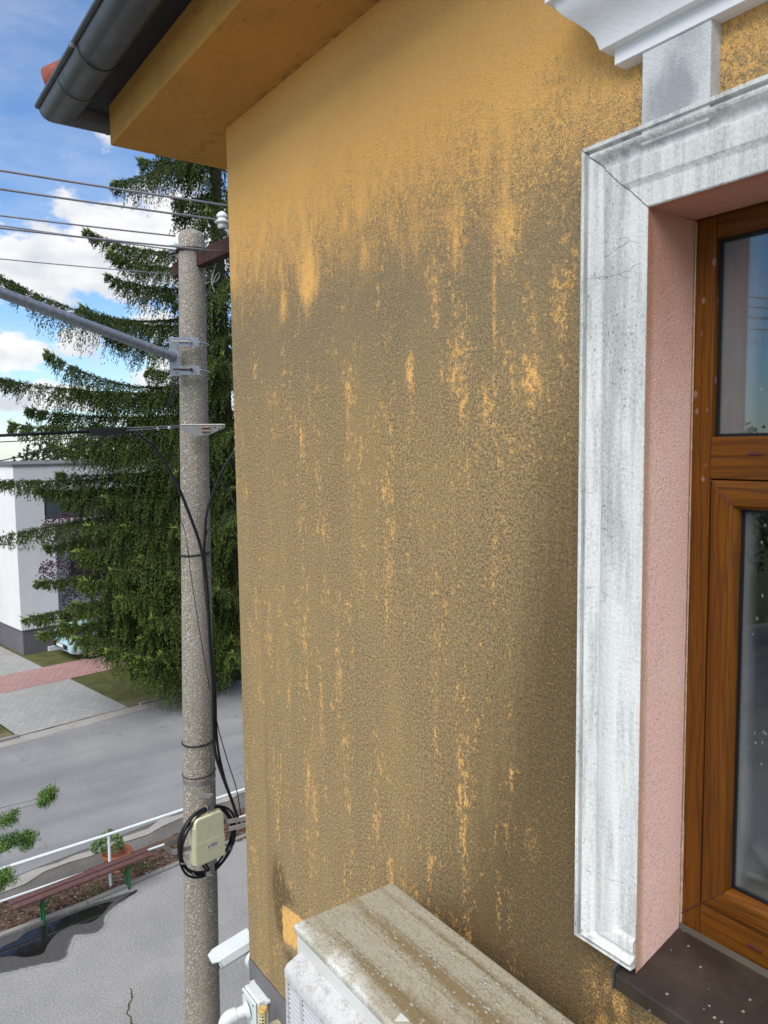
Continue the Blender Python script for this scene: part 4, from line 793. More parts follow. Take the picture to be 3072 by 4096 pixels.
#@@GROUND
# ------------------------------------------------------------------ ground, street and yard
EX,EY=Vector((-.986,-.165)),Vector((-.165,.986)); ORG=Vector((-18.7,1.69))
def S(u,v): p=ORG+EX*u+EY*v; return (p.x,p.y)
def sheet(name,poly,z,mat): return struct(MB().sheet(poly,z).build(name,mat))
def strip(u0,u1,v0,v1): return [S(u0,v0),S(u1,v0),S(u1,v1),S(u0,v1)]
def wav(poly,amp,step=.35,seed=1):
    rg=random.Random(seed); out=[]
    for i,p in enumerate(poly):
        q=poly[(i+1)%len(poly)]; a=Vector(p); b=Vector(q); n=max(1,int((b-a).length/step)); nr=Vector((-(b-a).y,(b-a).x)).normalized()
        for k in range(n):
            c=a+(b-a)*(k/n)+nr*rg.uniform(-amp,amp)*(1 if k else .3); out.append((c.x,c.y))
    return out
sheet('ground',[(-400,-400),(60,-400),(60,400),(-400,400)],-.02,M_GRASS)
sheet('yard',[(-11.05,-30),(20,-30),(20,30),(-14.6,30),(-11.62,3.6),(-11.28,1.2),(-11.20,0)],0,M_YARD)
sheet('planting_bed',wav([(-11.9,-30),(-11.0,-30),(-11.19,0),(-11.26,1.2),(-11.55,3.0),(-14.5,30),(-15.6,30),(-12.55,3.6),(-12.15,1.2),(-12.05,0)],.03,.3,3),.004,M_SOIL)
sheet('shoulder',wav([(-12.72,-30),(-12.0,-30),(-12.0,0),(-12.12,1.2),(-12.5,3.6),(-15.5,30),(-17,30),(-13.5,4),(-12.95,1.8),(-12.72,.3)],.09,.3,5),.0,M_SHOULDER)
sheet('road',[S(-5.75,-60),S(.0,-60),S(.0,90),S(-5.75,90)],.008,M_ROAD)
sheet('road_shoulder_gravel',wav([(-12.6,-30),(-12.55,.2),(-12.75,1.7),(-13.3,4.2),S(-5.6,90),S(-6.0,90),(-13.05,4.2),(-12.58,1.6),(-12.30,.2),(-12.3,-30)],.10,.3,9),.012,M_GRAVEL)
sheet('gutter_strip',wav(strip(-.12,.32,-60,90),.035,.5,4),.012,M_GRAVEL)
sheet('verge',strip(.3,3.88,2.7,6.0),.020,M_GRASS); 
sheet('verge',wav(strip(.3,3.88,-12,-.03),.03,.4,8),.020,M_GRASS)
sheet('verge_edge',wav(strip(.28,.85,2.72,5.9),.06,.25,12),.024,M_DRYG); sheet('verge_edge',wav(strip(.28,.75,-12,-.05),.06,.25,13),.024,M_DRYG)
sheet('driveway',strip(.32,3.88,0,2.7),.024,M_PAVE); sheet('driveway',strip(.32,3.88,6.0,9.0),.024,M_PAVE)
sheet('verge',strip(.3,3.88,9.0,60),.020,M_GRASS)
sheet('footpath',strip(3.88,5.62,-30,60),.028,M_PINKP)
sheet('forecourt',strip(5.62,9.6,-20,2.62),.024,M_PAVE); sheet('lawn',strip(5.62,16,2.62,6.0),.020,M_GRASS); sheet('forecourt',strip(5.62,16,6.0,9.5),.024,M_PAVE); sheet('lawn',strip(5.62,30,9.5,40),.020,M_GRASS)
b=MB()
for v in np.arange(-12,40,1.0):
    if -.1<v<2.6 or 5.9<v<8.9: continue
    p=[S(.22,v+.006),S(.32,v+.006),S(.32,v+.994),S(.22,v+.994)]; b.prism(p,0,.075)
struct(b.build('kerb',M_KERB,None,bevel=.01))
b=MB()
K=[(-11.02,-14),(-11.19,0),(-11.27,1.2),(-11.55,3.0),(-12.2,8)]
for i in range(len(K)-1):
    a=Vector(K[i]);c=Vector(K[i+1]);n=max(1,int((c-a).length/.5)); d=(c-a).normalized(); nr=Vector((-d.y,d.x))
    for k in range(n):
        p=a+(c-a)*(k/n)+d*.006; q=a+(c-a)*((k+1)/n)-d*.006; j=random.uniform(-.012,.012)
        b.prism([(p+nr*(.04+j)).to_tuple(),(q+nr*(.04+j)).to_tuple(),(q-nr*(.05-j)).to_tuple(),(p-nr*(.05-j)).to_tuple()],0,.03+random.uniform(0,.012))
struct(b.build('bed_edging',M_KERB,None,bevel=.008))
wetp=[(-10.37,-.1),(-10.26,.34),(-10.18,.60),(-10.35,.70),(-10.61,.84),(-10.55,.98),(-10.50,1.14),(-10.62,1.24),(-10.77,1.29),(-10.93,1.45),(-11.09,1.81),(-11.15,1.85),(-11.17,1.48),(-11.18,1.18),(-11.15,.6),(-11.12,.03),(-11.1,-.8),(-10.6,-.9)]
def wet():
    m=ground('wet_edge_asphalt',(.22,.22,.22),(.29,.285,.275),.9,(.45,.44,.43),.6,.6,42); base=m.b.inputs['Base Color'].links[0].from_socket; at=m.n('ShaderNodeAttribute'); at.attribute_name='wet'
    w=m.step(m.M('ADD',at.outputs['Fac'],m.M('MULTIPLY',m.M('SUBTRACT',m.noise(14,6,.75),.5),1.3)),.25,.70); f=m.noise(60,4,.7)
    m.col(m.mix(w,base,m.ramp(f,(.35,(.045,.043,.041)),(.6,(.095,.09,.085))))); m.rough(m.M('MULTIPLY_ADD',w,-.42,.9))
    Q=[Vector((q.x,q.y)) for q in smooth_pts([(x,y,0) for x,y in wetp]+[(*wetp[0],0)],4)][:-1]; n=len(Q); area=sum(Q[i].cross(Q[(i+1)%n]) for i in range(n)); sg=1 if area>0 else -1
    O=[];I=[]
    for i in range(n): t=(Q[(i+3)%n]-Q[i-3]).normalized(); nr=Vector((t.y,-t.x))*sg; O.append(Q[i]+nr*.07); I.append(Q[i]-nr*.03)
    b=MB(); b.add([(*q,.004) for q in O]+[(*q,.004) for q in I],[(i,(i+1)%n,n+(i+1)%n,n+i) for i in range(n)]+[tuple(range(n,2*n))]); o=b.build('wet_asphalt',m.m); struct(o)
    A=o.data.attributes.new('wet','FLOAT','POINT'); A.data.foreach_set('value',[0.0]*n+[1.0]*n)
wet()
wp=[(-10.72,-.10),(-10.62,.10),(-10.50,.22),(-10.44,.42),(-10.60,.52),(-10.76,.66),(-10.84,.88),(-10.76,1.08),(-10.80,1.24),(-10.98,1.42),(-11.09,1.50),(-11.12,1.16),(-11.08,.64),(-11.06,.36),(-10.95,.20),(-10.90,.0)]
sheet('puddle',[(q.x,q.y) for q in smooth_pts([(x,y,0) for x,y in wp]+[(*wp[0],0)],4)][:-1],.008,M_WATER)
b=MB(); P=[(-9.10,1.15)]
while P[-1][0]<-8.1: P.append((P[-1][0]+random.uniform(.015,.04),P[-1][1]-.007+random.uniform(-.022,.022)))
for i in range(len(P)-1):
    a=Vector(P[i]);c=Vector(P[i+1]); d=(c-a).normalized(); nr=Vector((-d.y,d.x)); w=random.uniform(.003,.013); b.add([(*(a+nr*w),.005),(*(c+nr*.007),.005),(*(c-nr*.007),.005),(*(a-nr*w),.005)],[(0,1,2,3)])
struct(b.build('yard_crack',simple('mossy_crack',(.075,.06,.02),.95,var=.5,scale=20)))
# scattered leaves and bark in the bed
def litter():
    v=[];f=[]; t=[]
    for k in range(2600):
        y=random.uniform(-3,4.5); x=-11.22-.09*max(0,y)-random.uniform(0,.85)**1.3; s=random.uniform(.012,.035); a=random.uniform(0,6.3); z=.012+random.uniform(0,.015)
        o=len(v); v+=[(x+s*math.cos(a),y+s*math.sin(a),z),(x-s*.6*math.sin(a),y+s*.6*math.cos(a),z+.012),(x-s*math.cos(a),y-s*math.sin(a),z),(x+s*.6*math.sin(a),y-s*.6*math.cos(a),z+.006)]; f.append((o,o+1,o+2,o+3)); t+= [random.random()]*4
    me=bpy.data.meshes.new('leaf_litter'); me.from_pydata(v,[],f); at=me.attributes.new('tint','FLOAT','POINT'); at.data.foreach_set('value',t); me.materials.append(leafmat('dead_leaves',((0,(.035,.022,.016)),(.6,(.10,.05,.03)),(.9,(.22,.13,.08)),(1,(.34,.28,.22)))))
    o=bpy.data.objects.new('leaf_litter',me); COL.objects.link(o); stuff(o); tag(o,'brown dead leaves and bark lying in the bed behind the bench','leaf litter')
litter()
# railing
rl=root('railing',(-11.47,1.6,0),'white painted tubular steel railing between yard and road','railing')
RP=[(-11.30,-3.4),(-11.34,-.9),(-11.47,1.6),(-11.66,4.10),(-11.95,6.6),(-12.3,9.1)]
for z,r in ((.835,.024),(.375,.017)): MB().tube([(x,y,z) for x,y in RP],r,10).build('rail',M_RAIL,rl,smooth=True)
for x,y in RP: MB().tube([(x,y,0),(x,y,.83)],.022,10).build('post',M_RAIL,rl,smooth=True,auto=50)
# bench
bn=root('bench',(-11.15,1.15,0),'long backless bench with two red-brown planks on green legs by the puddle','bench')
a0,a1=Vector((-11.16,.17,0)),Vector((-11.42,2.15,0)); d=(a1-a0).normalized(); nr=Vector((d.y,-d.x,0))
m=Matrix((nr,d,Vector((0,0,1)))).transposed(); L=(a1-a0).length; mid=(a0+a1)/2
for q in (.0,.145): MB().box(mid+nr*q+Vector((0,0,.430)),(.115,L,.038),m=m).build('plank',M_PLANK,bn,bevel=.006)
for t_ in (.20,.82):
    p=a0+d*(L*t_)+nr*.07
    for sx in (-.05,.05): MB().box(p+nr*sx+Vector((0,0,.205)),(.028,.030,.41),m=m).build('leg',M_GREEN,bn,bevel=.003)
    MB().box(p+Vector((0,0,.395)),(.24,.032,.028),m=m).build('seat_bearer',M_GREEN,bn,bevel=.003)
    q=p+d*(.0); MB().tube([p+nr*.0+Vector((0,0,.18)),p+d*(.16 if t_<.5 else -.16)+Vector((0,0,.40))],.011,8).build('brace',M_GREEN,bn)
# flower pot
def leaves(name,mat,cx,n,rad,size,parent,flat=.8,up=.0,seed=1):
    rg=np.random.default_rng(seed); v=np.zeros((n*4,3)); 
    ph=rg.uniform(0,2*np.pi,n); ct=rg.uniform(-.35,1,n); st=np.sqrt(1-ct*ct); rr=rad*(.55+.45*rg.random(n)**.5)*(1+.15*np.sin(3*ph))
    c=np.stack([rr*st*np.cos(ph),rr*st*np.sin(ph),rr*ct*flat],1)+np.array(cx)
    d=rg.normal(size=(n,3)); d+=1.2*np.stack([st*np.cos(ph),st*np.sin(ph),ct+.3],1); d/=np.linalg.norm(d,axis=1)[:,None]
    s=np.cross(d,rg.normal(size=(n,3))); s/=np.linalg.norm(s,axis=1)[:,None]; sz=(size*rg.uniform(.6,1.3,n))[:,None]
    v[0::4]=c-d*sz; v[1::4]=c+s*sz*.35; v[2::4]=c+d*sz; v[3::4]=c-s*sz*.35
    me=bpy.data.meshes.new(name); base=Vector(parent.location) if parent else Vector((0,0,0)); me.from_pydata([tuple(p-np.array(base)) for p in v],[],[(4*i,4*i+1,4*i+2,4*i+3) for i in range(n)])
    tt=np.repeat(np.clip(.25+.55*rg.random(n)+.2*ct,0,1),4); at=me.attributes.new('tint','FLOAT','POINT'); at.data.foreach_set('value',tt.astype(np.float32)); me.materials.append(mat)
    o=bpy.data.objects.new(name,me); COL.objects.link(o); o.parent=parent; return o
def pot(x,y,label,seed):
    p=root('flower_pot',(x,y,0),label,'plant pot','terracotta pots by the railing')
    MB().lathe([(.13,.0),(.15,.02),(.21,.20),(.235,.21),(.235,.245),(.215,.25),(.20,.235),(.02,.225)],(x,y,.02),28).build('pot',M_POT,p,smooth=True,auto=40)
    MB().lathe([(.16,0),(.20,.008),(.20,.022),(.18,.024)],(x,y,.002),28).build('saucer',M_POT,p,smooth=True,auto=40)
    leaves('foliage',M_SHRUB,(x-.02,y-.12,.42),1500,.235,.028,p,.75,seed=seed)
pot(-11.98,1.85,'terracotta pot with a bushy grey-green plant behind the bench and the railing',3)
b=root('flower_pot',(-12.05,4.60,0),'terracotta pot half hidden by the wall corner behind the railing','plant pot','terracotta pots by the railing')
MB().lathe([(.13,0),(.15,.02),(.21,.20),(.235,.21),(.235,.245),(.02,.225)],(-12.05,4.60,.02),28).build('pot',M_POT,b,smooth=True,auto=40); leaves('foliage',leafmat('red_leaves',((0,(.05,.03,.015)),(1,(.25,.06,.03)))),(-12.05,4.6,.36),400,.18,.03,b,.6,seed=5)
def tufts():
    v=[];f=[];t=[]
    for cx,cy,n,rd in ((-11.75,2.15,160,.18),(-11.5,1.35,90,.12),(-11.6,3.2,160,.22),(-11.7,.2,80,.2),(-11.45,.75,60,.15),(-12.0,2.8,140,.25),(-11.35,1.1,40,.1)):
        for k in range(n):
            a=random.uniform(0,6.3); r=rd*random.random()**.6; x=cx+r*math.cos(a); y=cy+r*math.sin(a); h=random.uniform(.03,.10); l=random.uniform(-.03,.03); w=.004; o=len(v)
            v+=[(x-w,y,.01),(x+w,y,.01),(x+l,y+l,.01+h)]; f.append((o,o+1,o+2)); t+=[random.random()]*3
    me=bpy.data.meshes.new('weeds'); me.from_pydata(v,[],f); at=me.attributes.new('tint','FLOAT','POINT'); at.data.foreach_set('value',t); me.materials.append(M_LARCH); o=bpy.data.objects.new('weeds',me); COL.objects.link(o); stuff(o); tag(o,'sparse green weeds growing along the planting bed','weeds')
tufts()
#@@FARSIDE
# ------------------------------------------------------------------ white house over the road
def hbox(b,u0,u1,v0,v1,z0,z1): b.prism([S(u0,v0),S(u1,v0),S(u1,v1),S(u0,v1)],z0,z1)
wh=root('white_house',(*S(7.45,2.69),0),'white flat-roofed house with grey plinth across the road','house')
b=MB(); hbox(b,7.45,16,2.69,3.9,.84,4.35); hbox(b,9.0,16,3.905,13.5,.84,5.25); b.build('wall',M_HWALL,wh)
b=MB(); hbox(b,7.44,16,2.685,13.5,5.255,6.10); b.build('parapet',M_HWALL,wh)
b=MB(); hbox(b,7.40,16.05,2.64,13.5,6.102,6.17); b.build('coping',M_ROOFG,wh)
b=MB(); hbox(b,7.452,16,2.692,3.6,4.352,5.253); b.build('upper_pier',M_HWALL,wh)
b=MB(); hbox(b,7.50,16,2.74,3.85,0,.838); hbox(b,9.05,16,3.95,13.5,0,.838); b.build('plinth',M_HGREY,wh)
b=MB(); hbox(b,7.40,7.56,3.5,5.6,0,.16); b.build('low_wall',M_HWALL,wh)
for v0,v1,z0,z1 in ((5.0,6.8,1.9,3.6),(8.0,10.0,1.9,3.6),(4.2,5.2,3.95,5.2),(7.5,9.5,3.95,5.2)):
    b=MB(); hbox(b,8.93,8.999,v0,v1,z0,z1); w=b.build('window',M_HFR,wh); b=MB(); hbox(b,8.915,8.929,v0+.06,(v0+v1)/2-.03,z0+.06,z1-.06); hbox(b,8.915,8.929,(v0+v1)/2+.03,v1-.06,z0+.06,z1-.06); b.build('pane',M_HGLASS,w)
b=MB(); hbox(b,7.47,7.52,3.66,7.4,4.36,4.98); b.build('balcony_panel',M_HFR,wh); b=MB(); hbox(b,7.45,7.54,3.62,7.4,5.0,5.05); b.build('balcony_rail',M_HFR,wh); b=MB(); hbox(b,7.45,9.0,3.905,7.5,4.20,4.349); b.build('balcony_slab',M_HWALL,wh)
b=MB(); hbox(b,10.5,15.5,-2.5,2.3,6.2-6.2,6.62+.05); sh=b.build('stair_tower',M_HWALL,None); 
sh.name='white_annex'; tag(sh,'plain white annex block just left of the white house, a little taller','building')
b=MB(); b.tube([(*S(10.9,1.95),6.6),(*S(10.9,1.95),8.0)],.10,12); tag(b.build('flue_pipe',M_HWALL,None),'slim white flue rising from the white annex roof','chimney')
# car: lofted hatchback, nose towards -v
car=root('parked_car',(*S(6.9,5.3),0),'pale blue small hatchback parked on the grass behind the spruce','car')
def carbuild():
    def W(u,v,z): p=S(u,v); return (p[0],p[1],z+.02)
    st=[(3.45,.30,.62,.60),(3.50,.24,.72,.70),(3.65,.20,.80,.78),(4.1,.18,.92,.82),(4.55,.18,1.02,.84),(4.95,.18,1.36,.84),(5.4,.18,1.48,.85),(6.2,.18,1.50,.85),(6.8,.18,1.42,.84),(7.1,.20,1.10,.82),(7.2,.28,.95,.76)]
    uc=6.30; rings=[]
    for v,zb,zt,hw in st:
        belt=min(zt,.93); top=hw*(.98 if zt<=.95 else .72)
        P=[(-hw*.92,zb),(-hw,zb+.15),(-hw*1.0,belt*.75),(-hw*.96,belt),(-top*.98,(belt+zt)/2+.01),(-top*.82,zt-.01),(0,zt+.02),(top*.82,zt-.01),(top*.98,(belt+zt)/2+.01),(hw*.96,belt),(hw,belt*.75),(hw,zb+.15),(hw*.92,zb)]
        rings.append([W(uc+x,v,z) for x,z in P])
    MB().sweep(rings).build('body',M_CAR,car,smooth=True,auto=35)
    for sgn in (-1,1):
        g=MB(); 
        P=[(4.72,.98),(5.05,1.33),(5.5,1.41),(6.75,1.36),(7.0,1.0)]
        g.sweep([[W(uc+sgn*(.845+.004-(z-.93)*.42 if z>.95 else .84),v,z) for v,z in P],[W(uc+sgn*(.80-(z-.93)*.42),v,z) for v,z in P]]); g.build('side_window',M_HGLASS,car)
    g=MB(); g.add([W(uc-.72,4.58,1.05),W(uc+.72,4.58,1.05),W(uc+.58,4.97,1.40),W(uc-.58,4.97,1.40)],[(0,1,2,3)]); g.build('windscreen',M_HGLASS,car)
    for v in (4.12,6.55):
        for sgn in (-1,1):
            c=Vector(W(uc+sgn*.76,v,.29)); ax=Vector((EX.x*sgn,EX.y*sgn,0)); t=MB(); t.tube([c-ax*.10,c+ax*.10],.305,24); w=t.build('wheel',M_TYRE,car,auto=40)
            t=MB(); t.tube([c+ax*.095,c+ax*.104],.205,24); t.build('rim_shadow',M_GASK,w); t=MB()
            for k in range(9): a=k*2*math.pi/9; dd=Vector((0,0,1))*math.cos(a)+ax.cross(Vector((0,0,1)))*math.sin(a); t.box(c+ax*.108+dd*.11,(.18,.026,.012),m=Matrix((dd,ax.cross(dd),ax)).transposed())
            n=24; t.add([tuple(c+ax*.11+(Vector((0,0,1))*math.cos(2*math.pi*k/n)+ax.cross(Vector((0,0,1)))*math.sin(2*math.pi*k/n))*rr2) for rr2 in (.188,.212) for k in range(n)],[(k,(k+1)%n,n+(k+1)%n,n+k) for k in range(n)]); t.tube([c+ax*.10,c+ax*.112],.035,12); t.build('rim',M_RIM,w)
    t=MB(); t.prism([S(uc-.52,3.43),S(uc+.52,3.43),S(uc+.52,3.47),S(uc-.52,3.47)],.36,.50); t.build('grille',M_GASK,car)
    t=MB(); t.prism([S(uc-.24,3.41),S(uc+.24,3.41),S(uc+.24,3.428),S(uc-.24,3.428)],.40,.49); t.build('number_plate',M_RAIL,car)
    for sgn in (-1,1): t=MB(); t.lathe([(.02,-.12),(.09,-.05),(.10,.05),(.03,.13)],W(uc+sgn*.60,3.62,.68),14); t.build('headlight',M_PORC,car,smooth=True)
carbuild()
car.location=car.location
#@@TREES
# ------------------------------------------------------------------ trees
def mesh_np(name,V,F,T,mat,parent):
    me=bpy.data.meshes.new(name); nv=len(V); nf=len(F); me.vertices.add(nv); base=np.array(parent.location) if parent else np.zeros(3)
    me.vertices.foreach_set('co',(V-base).astype(np.float32).ravel()); me.loops.add(nf*3); me.loops.foreach_set('vertex_index',F.astype(np.int32).ravel()); me.polygons.add(nf)
    me.polygons.foreach_set('loop_start',np.arange(0,nf*3,3,dtype=np.int32)); 
    at=me.attributes.new('tint','FLOAT','POINT'); at.data.foreach_set('value',T.astype(np.float32)); me.update(calc_edges=True); me.materials.append(mat)
    o=bpy.data.objects.new(name,me); COL.objects.link(o); o.parent=parent; return o
class Tufts:
    """elongated needle-covered shoots, each a small five-point spindle"""
    def __init__(s): s.P=[];s.D=[];s.L=[];s.W=[];s.T=[]
    def add(s,p,d,l,w,t): s.P.append(p);s.D.append(d);s.L.append(l);s.W.append(w);s.T.append(t)
    def mesh(s,name,mat,parent,rg,sides=3):
        P=np.concatenate(s.P);D=np.concatenate(s.D);L=np.concatenate(s.L)[:,None];Wd=np.concatenate(s.W)[:,None];T=np.concatenate(s.T)
        D/=np.linalg.norm(D,axis=1)[:,None]; q=rg.normal(size=P.shape); A=np.cross(D,q); A/=np.linalg.norm(A,axis=1)[:,None]; B=np.cross(D,A); n=len(P)
        V=np.zeros((n,5,3)); V[:,0]=P; V[:,4]=P+D*L
        for k in range(3): a=2*np.pi*k/3; V[:,1+k]=P+D*L*.45+(A*np.cos(a)+B*np.sin(a))*Wd
        F0=np.array([(0,1,2),(0,2,3),(0,3,1),(4,2,1),(4,3,2),(4,1,3)]); F=(F0[None]+5*np.arange(n)[:,None,None]).reshape(-1,3)
        return mesh_np(name,V.reshape(-1,3),F,np.repeat(T,5),mat,parent)
def limb_curve(p0,p1,sag,n=24,lift=.0):
    t=np.linspace(0,1,n)[:,None]; P=p0+(p1-p0)*t; P[:,2]-=sag*4*(t*(1-t))[:,0]; P[:,2]+=lift*(t[:,0]**3); return P
def spruce_limb(tf,rg,p0,p1,sag,hang=.9,dens=1.0,lightness=.5,bark=None,lat=.75,base=.0,fine=False):
    P=limb_curve(p0,p1,sag); seg=np.linalg.norm(np.diff(P,axis=0),axis=1); Ltot=seg.sum(); cum=np.r_[0,np.cumsum(seg)]/Ltot
    if bark is not None: bark.tube([tuple(q) for q in P[::3]],[max(.008,.05*(1-c)*min(1,Ltot/4)) for c in cum[::3]],5,cap=False)
    ns=int(Ltot/.050*dens); ts=np.sort(rg.uniform(base,1,ns))
    pos=np.stack([np.interp(ts,cum,P[:,i]) for i in range(3)],1); tan=np.stack([np.interp(ts,cum[:-1],np.diff(P,axis=0)[:,i]) for i in range(3)],1); tan/=np.linalg.norm(tan,axis=1)[:,None]
    side=np.cross(tan,[0,0,1.]); side/=np.linalg.norm(side,axis=1)[:,None]+1e-9
    for sg in (-1,1):
        reach=lat*np.clip((1-ts)*2.2+.18,0,1)*rg.uniform(.55,1.15,ns); fall=1.2*hang*np.clip((1-ts)*2.4+.15,0,1)*rg.uniform(.3,1.15,ns)
        K=20 if fine else 11; sz=.68 if fine else 1.0
        for j in range(K):
            k=(j+.5+rg.uniform(-.4,.4,ns))/K
            off=side*(sg*reach*np.sqrt(k)*.9)[:,None]+tan*(reach*.55*k)[:,None]; off[:,2]-=fall*k**1.5
            c=pos+off+rg.normal(size=(ns,3))*.018
            d=side*(sg*.45*(1-k))[:,None]+tan*.35+rg.normal(size=(ns,3))*.38; d[:,2]-=1.25*k
            T=np.clip(lightness*(.36*rg.random(ns)+.62*k**1.6*(.35+.65*rg.random(ns)))+.11,0,.97); T=np.where(rg.random(ns)<.008,1.0,T)  # dark by the limb: interior shade put into tint; tips also fresh growth
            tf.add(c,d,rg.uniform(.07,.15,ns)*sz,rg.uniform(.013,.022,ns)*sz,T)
    # shoots sitting on top of the limb and at its tip
    n2=ns; d=tan+rg.normal(size=(n2,3))*.5; d[:,2]+=.35; tf.add(pos+rg.normal(size=(n2,3))*.03,d,rg.uniform(.06,.13,n2),rg.uniform(.011,.018,n2),np.clip(.2+.6*rg.random(n2)*lightness,0,.95))
    k=14; tipd=np.tile(tan[-1],(k,1))+rg.normal(size=(k,3))*.35; tipd[:,2]+=.45; tf.add(np.tile(P[-1],(k,1))-tan[-1]*rg.uniform(0,.25,k)[:,None],tipd,rg.uniform(.14,.24,k),np.full(k,.018),np.clip(.3+.6*rg.random(k),0,.95))
def at_px(x,y,h):
    pass
def spruce():
    rg=np.random.default_rng(11); tx,ty=-20.18,7.55
    sp=root('spruce_tree',(tx,ty,0),'huge dark green spruce with drooping limbs filling the gap behind the concrete pole','tree')
    b=MB(); b.tube([(tx,ty,0),(tx,ty-.02,4),(tx-.02,ty-.08,9),(tx,ty-.1,14),(tx,ty-.1,19),(tx,ty-.1,22)],[.34,.29,.22,.15,.07,.02],12); b.build('trunk',M_BARK,sp,smooth=True)
    tf=Tufts(); bk=MB()
    c0=lambda z:np.array([tx,ty-.05,z])
    # limbs seen against sky and houses: root height, tip, sag
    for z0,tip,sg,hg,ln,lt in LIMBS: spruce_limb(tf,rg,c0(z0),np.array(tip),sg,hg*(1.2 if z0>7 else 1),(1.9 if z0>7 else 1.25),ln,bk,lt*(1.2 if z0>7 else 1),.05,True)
    # the rest of the crown, all round
    ga=0
    for z in np.arange(2.2,21,.28):
        ga+=137.5*math.pi/180; 
        for q in range(2):
            a=ga+q*2.3; Lr=np.interp(z,[2,5,9,13,17,21.5],[3.3,3.9,3.3,2.5,1.6,.3])*rg.uniform(.75,1.05)
            # keep the crown open where the photograph shows sky: left of the tree only the limbs above
            dx,dy=math.cos(a),math.sin(a)
            if dy<-.25: Lr*=np.interp(-dy,[.25,1],[.75,.42])
            tip=np.array([tx+dx*Lr,ty+dy*Lr,z-.35*Lr*.4]); spruce_limb(tf,rg,c0(z),tip,.12*Lr,.75,.75,.42,bk,.7,.06)
    bk.build('limbs',M_BARK,sp,smooth=True)
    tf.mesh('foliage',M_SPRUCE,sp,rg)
    # cones
    cn=MB()
    for k in range(46):
        z0,tip,sg,hg,ln,lt=LIMBS[rg.integers(len(LIMBS))]; P=limb_curve(c0(z0),np.array(tip),sg); p=P[rg.integers(10,23)]; q=p+np.array([rg.uniform(-.25,.25),rg.uniform(-.25,.25),-rg.uniform(.1,.3)])
        cn.lathe([(.004,-.13),(.020,-.10),(.026,-.05),(.020,-.01),(.004,0)],tuple(q),7)
    stuff(cn.build('cones',simple('young_cone',(.16,.14,.05),.7,var=.3,scale=9),sp,smooth=True))
